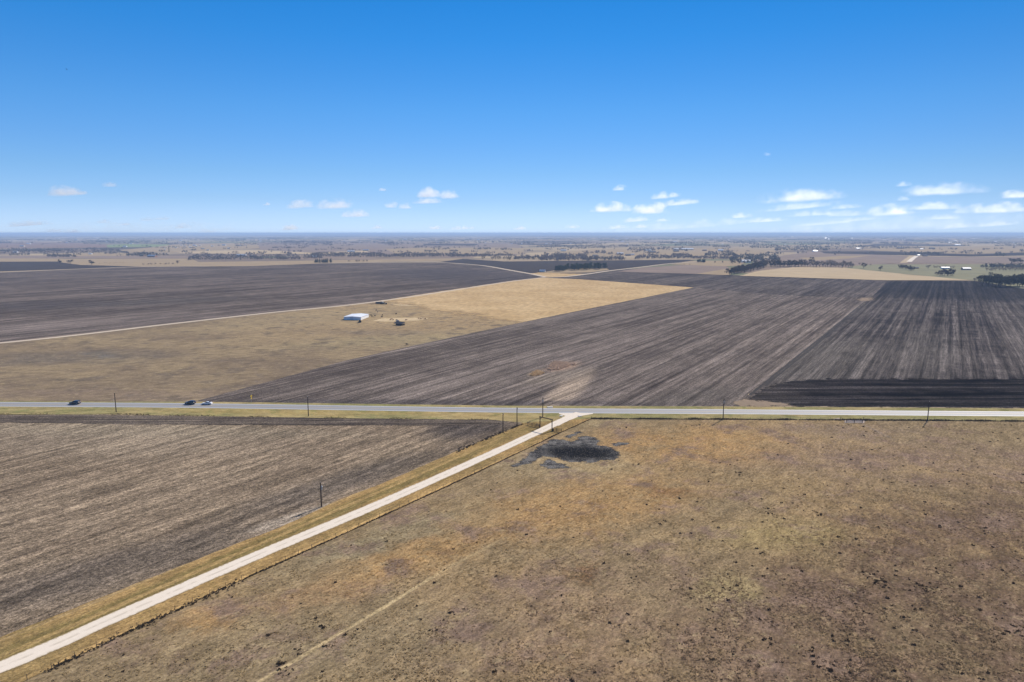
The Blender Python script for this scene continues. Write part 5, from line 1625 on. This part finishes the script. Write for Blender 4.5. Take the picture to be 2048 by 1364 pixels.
# (x centre, y centre, width, height, strength, label)
CL = [
    (129, 382, 58, 17, 1.3, 'small bright cloud with a rounded top at upper left'),
    (164, 385, 18, 8, .6, 'tiny wisp right of the small bright left cloud'),
    (221, 369, 28, 9, .5, 'faint small cloud, highest on the left'),
    (56, 447, 76, 9, .8, 'long thin low cloud at far left'),
    (110, 461, 30, 6, .6, 'low cloudlet near the horizon left of the puff'), (145, 462.5, 28, 6, .8, 'low puff on the horizon at far left'),
    (206, 443, 22, 6, .5, 'small low wisp left of the paired streaks'), (248, 448, 24, 6, .5, 'thin wisp under the paired streaks'),
    (295, 438, 30, 8, .45, 'left of two paired faint streaks'), (325, 436, 34, 8, .45, 'right of two paired faint streaks'),
    (362, 452, 32, 10, .6, 'low soft cloud above the far village'), (420, 462, 50, 9, .5, 'faint low bank on the horizon above the far village'),
    (533, 408, 14, 6, .6, 'tiny cloudlet at left of the middle pair'),
    (602, 408.5, 62, 16, .9, 'left cloud of the middle left pair'), (671, 408, 70, 20, 1.2, 'right cloud of the middle left pair'),
    (712, 427, 52, 15, 1.1, 'small slanted cloud below the middle left pair'),
    (582, 455, 44, 11, .9, 'low bright cloud on the horizon left of middle'),
    (767, 378, 18, 8, .7, 'tiny cloud high left of the centre group'),
    (784, 410, 32, 12, .8, 'left small cloud of the centre group'), (811, 412, 30, 12, .7, 'small slanted cloud of the centre group'),
    (857, 386, 46, 22, 1.2, 'tall left puff of the centre group'), (898, 389, 42, 18, 1.0, 'right puff of the centre group'), (855, 402, 60, 11, 1.0, 'flat lower cloud of the centre group'),
    (755, 454, 24, 7, .7, 'low cloudlet near the horizon left of centre'), (873, 455, 34, 8, .8, 'low bright cloudlet near the horizon at centre'), (925, 455, 54, 9, .7, 'low broad cloud near the horizon at centre'), (1040, 456, 30, 8, .7, 'low slanted cloudlet near the horizon right of centre'),
    (1240, 376, 30, 11, .8, 'small cloud high right of centre'),
    (1221, 415, 78, 20, 1.4, 'bright oval cloud at the left of the right centre group'),
    (1307, 417, 92, 22, 1.4, 'bright lumpy cloud in the middle of the right centre group'),
    (1332, 390, 58, 14, .9, 'cloud above the right centre group'), (1358, 405, 74, 12, .8, 'flat streaky cloud at the right of the right centre group'),
    (1272, 439, 58, 10, .6, 'faint flat cloud below the right centre group'), (1325, 440, 34, 7, .4, 'faint wisp below the right centre group'),
    (1145, 453, 30, 7, .5, 'low wisp near the horizon right of centre'), (1232, 454, 50, 8, .5, 'low faint bank below the flat cloud'), (1283, 452, 28, 8, .5, 'low puff near the horizon below the lumpy cloud'),
    (1600, 390, 140, 27, 1.5, 'biggest bright cloud on the right with a domed top'),
    (1598, 412, 140, 13, .8, 'flat grey white layer under the biggest cloud'), (1690, 413, 60, 9, .6, 'thin layer right of the biggest cloud'),
    (1482, 431, 44, 11, .8, 'left small cloud of the low right bank'), (1530, 440, 80, 9, .7, 'flat cloud of the low right bank'),
    (1625, 426, 90, 12, .7, 'streaky cloud in the low right bank'), (1690, 427, 70, 11, .6, 'pale streak in the middle of the low right bank'),
    (1786, 420, 90, 21, 1.3, 'bright domed cloud of the right bank'), (1870, 412, 100, 14, .9, 'long cloud behind the domed right cloud'),
    (1808, 368, 26, 9, .5, 'faint cloudlet above the long slanted cloud'), (1884, 379, 128, 20, 1.1, 'long slanted cloud at upper right'), (1804, 397, 24, 9, .5, 'wisp left of the long slanted cloud'),
    (2040, 388, 62, 14, 1.2, 'cloud cut by the right edge, upper'), (2000, 416, 120, 18, 1.1, 'broad cloud near the right edge'),
    (1885, 434, 60, 9, .6, 'thin wisp below the right bank'), (1720, 438, 90, 7, .5, 'low thin streak at right'), (1910, 452, 60, 9, .5, 'low faint cloud near the horizon at right'), (1990, 448, 70, 8, .5, 'low faint cloud near the right edge'),
    (1790, 446, 480, 30, 0.22, 'wide faint veil under the right bank of clouds'), (1340, 452, 330, 18, 0.18, 'faint veil low over the middle right horizon'), (250, 455, 420, 22, 0.18, 'faint veil low over the left horizon'),
    (1650, 446, 120, 7, .4, 'very faint low streak at right'), (1535, 308, 14, 7, .25, 'tiny faint wisp high in the right sky'),
]
for x, y, w, h, st, lb in CL:
    e = (HORIZON - y)
    dist = 24000 + 34000 * max(0, min(1, (80 - e) / 75))
    d = Vector(((x - 1024) / FPX, math.cos(PITCH) - (y - 682) / FPX * math.sin(PITCH), -math.sin(PITCH) - (y - 682) / FPX * math.cos(PITCH)))
    d *= dist / math.hypot(d.x, d.y)
    o = link_mesh('cloud', cloud_me, None, None, Vector((0, 0, CAM_H)) + d)
    half = w * dist / FPX * 0.60
    hz = h * dist / FPX * 0.80
    o.scale = (half, min(half, 900), hz)
    o.rotation_euler = (0, 0, -math.atan2(d.x, d.y))
    o['vapour'] = (st * 0.8 if x > 1400 else st * 1.3) * (0.66 + (0.22 if y > 438 else 0)) / min(half, 900)
    o['aspect'] = (half / hz * 0.8, min(half, 900) / hz * 0.8, 1.0)
    o.rotation_euler.rotate_axis('Y', R(-random.uniform(0, 5)))
    tag(o, lb, 'cloud')

# ------------------------------------------------------------------ air
n = NT('air_haze')
n.t.nodes.remove(n.bsdf)
pv = n.node('ShaderNodeVolumePrincipled')
pv.inputs['Color'].default_value = (0.47, 0.67, 0.985, 1)
pv.inputs['Density'].default_value = 8.8e-5
pv.inputs['Anisotropy'].default_value = 0.0
n.t.links.new(pv.outputs[0], n.out.inputs['Volume'])
hz = MB().box(0, 0, (92.0 - 2.0) / 2 , 92400, 92400, 94.0).build('haze', n.mat)
tag(hz, 'thin blue haze lying over the far country', 'haze', kind='stuff')
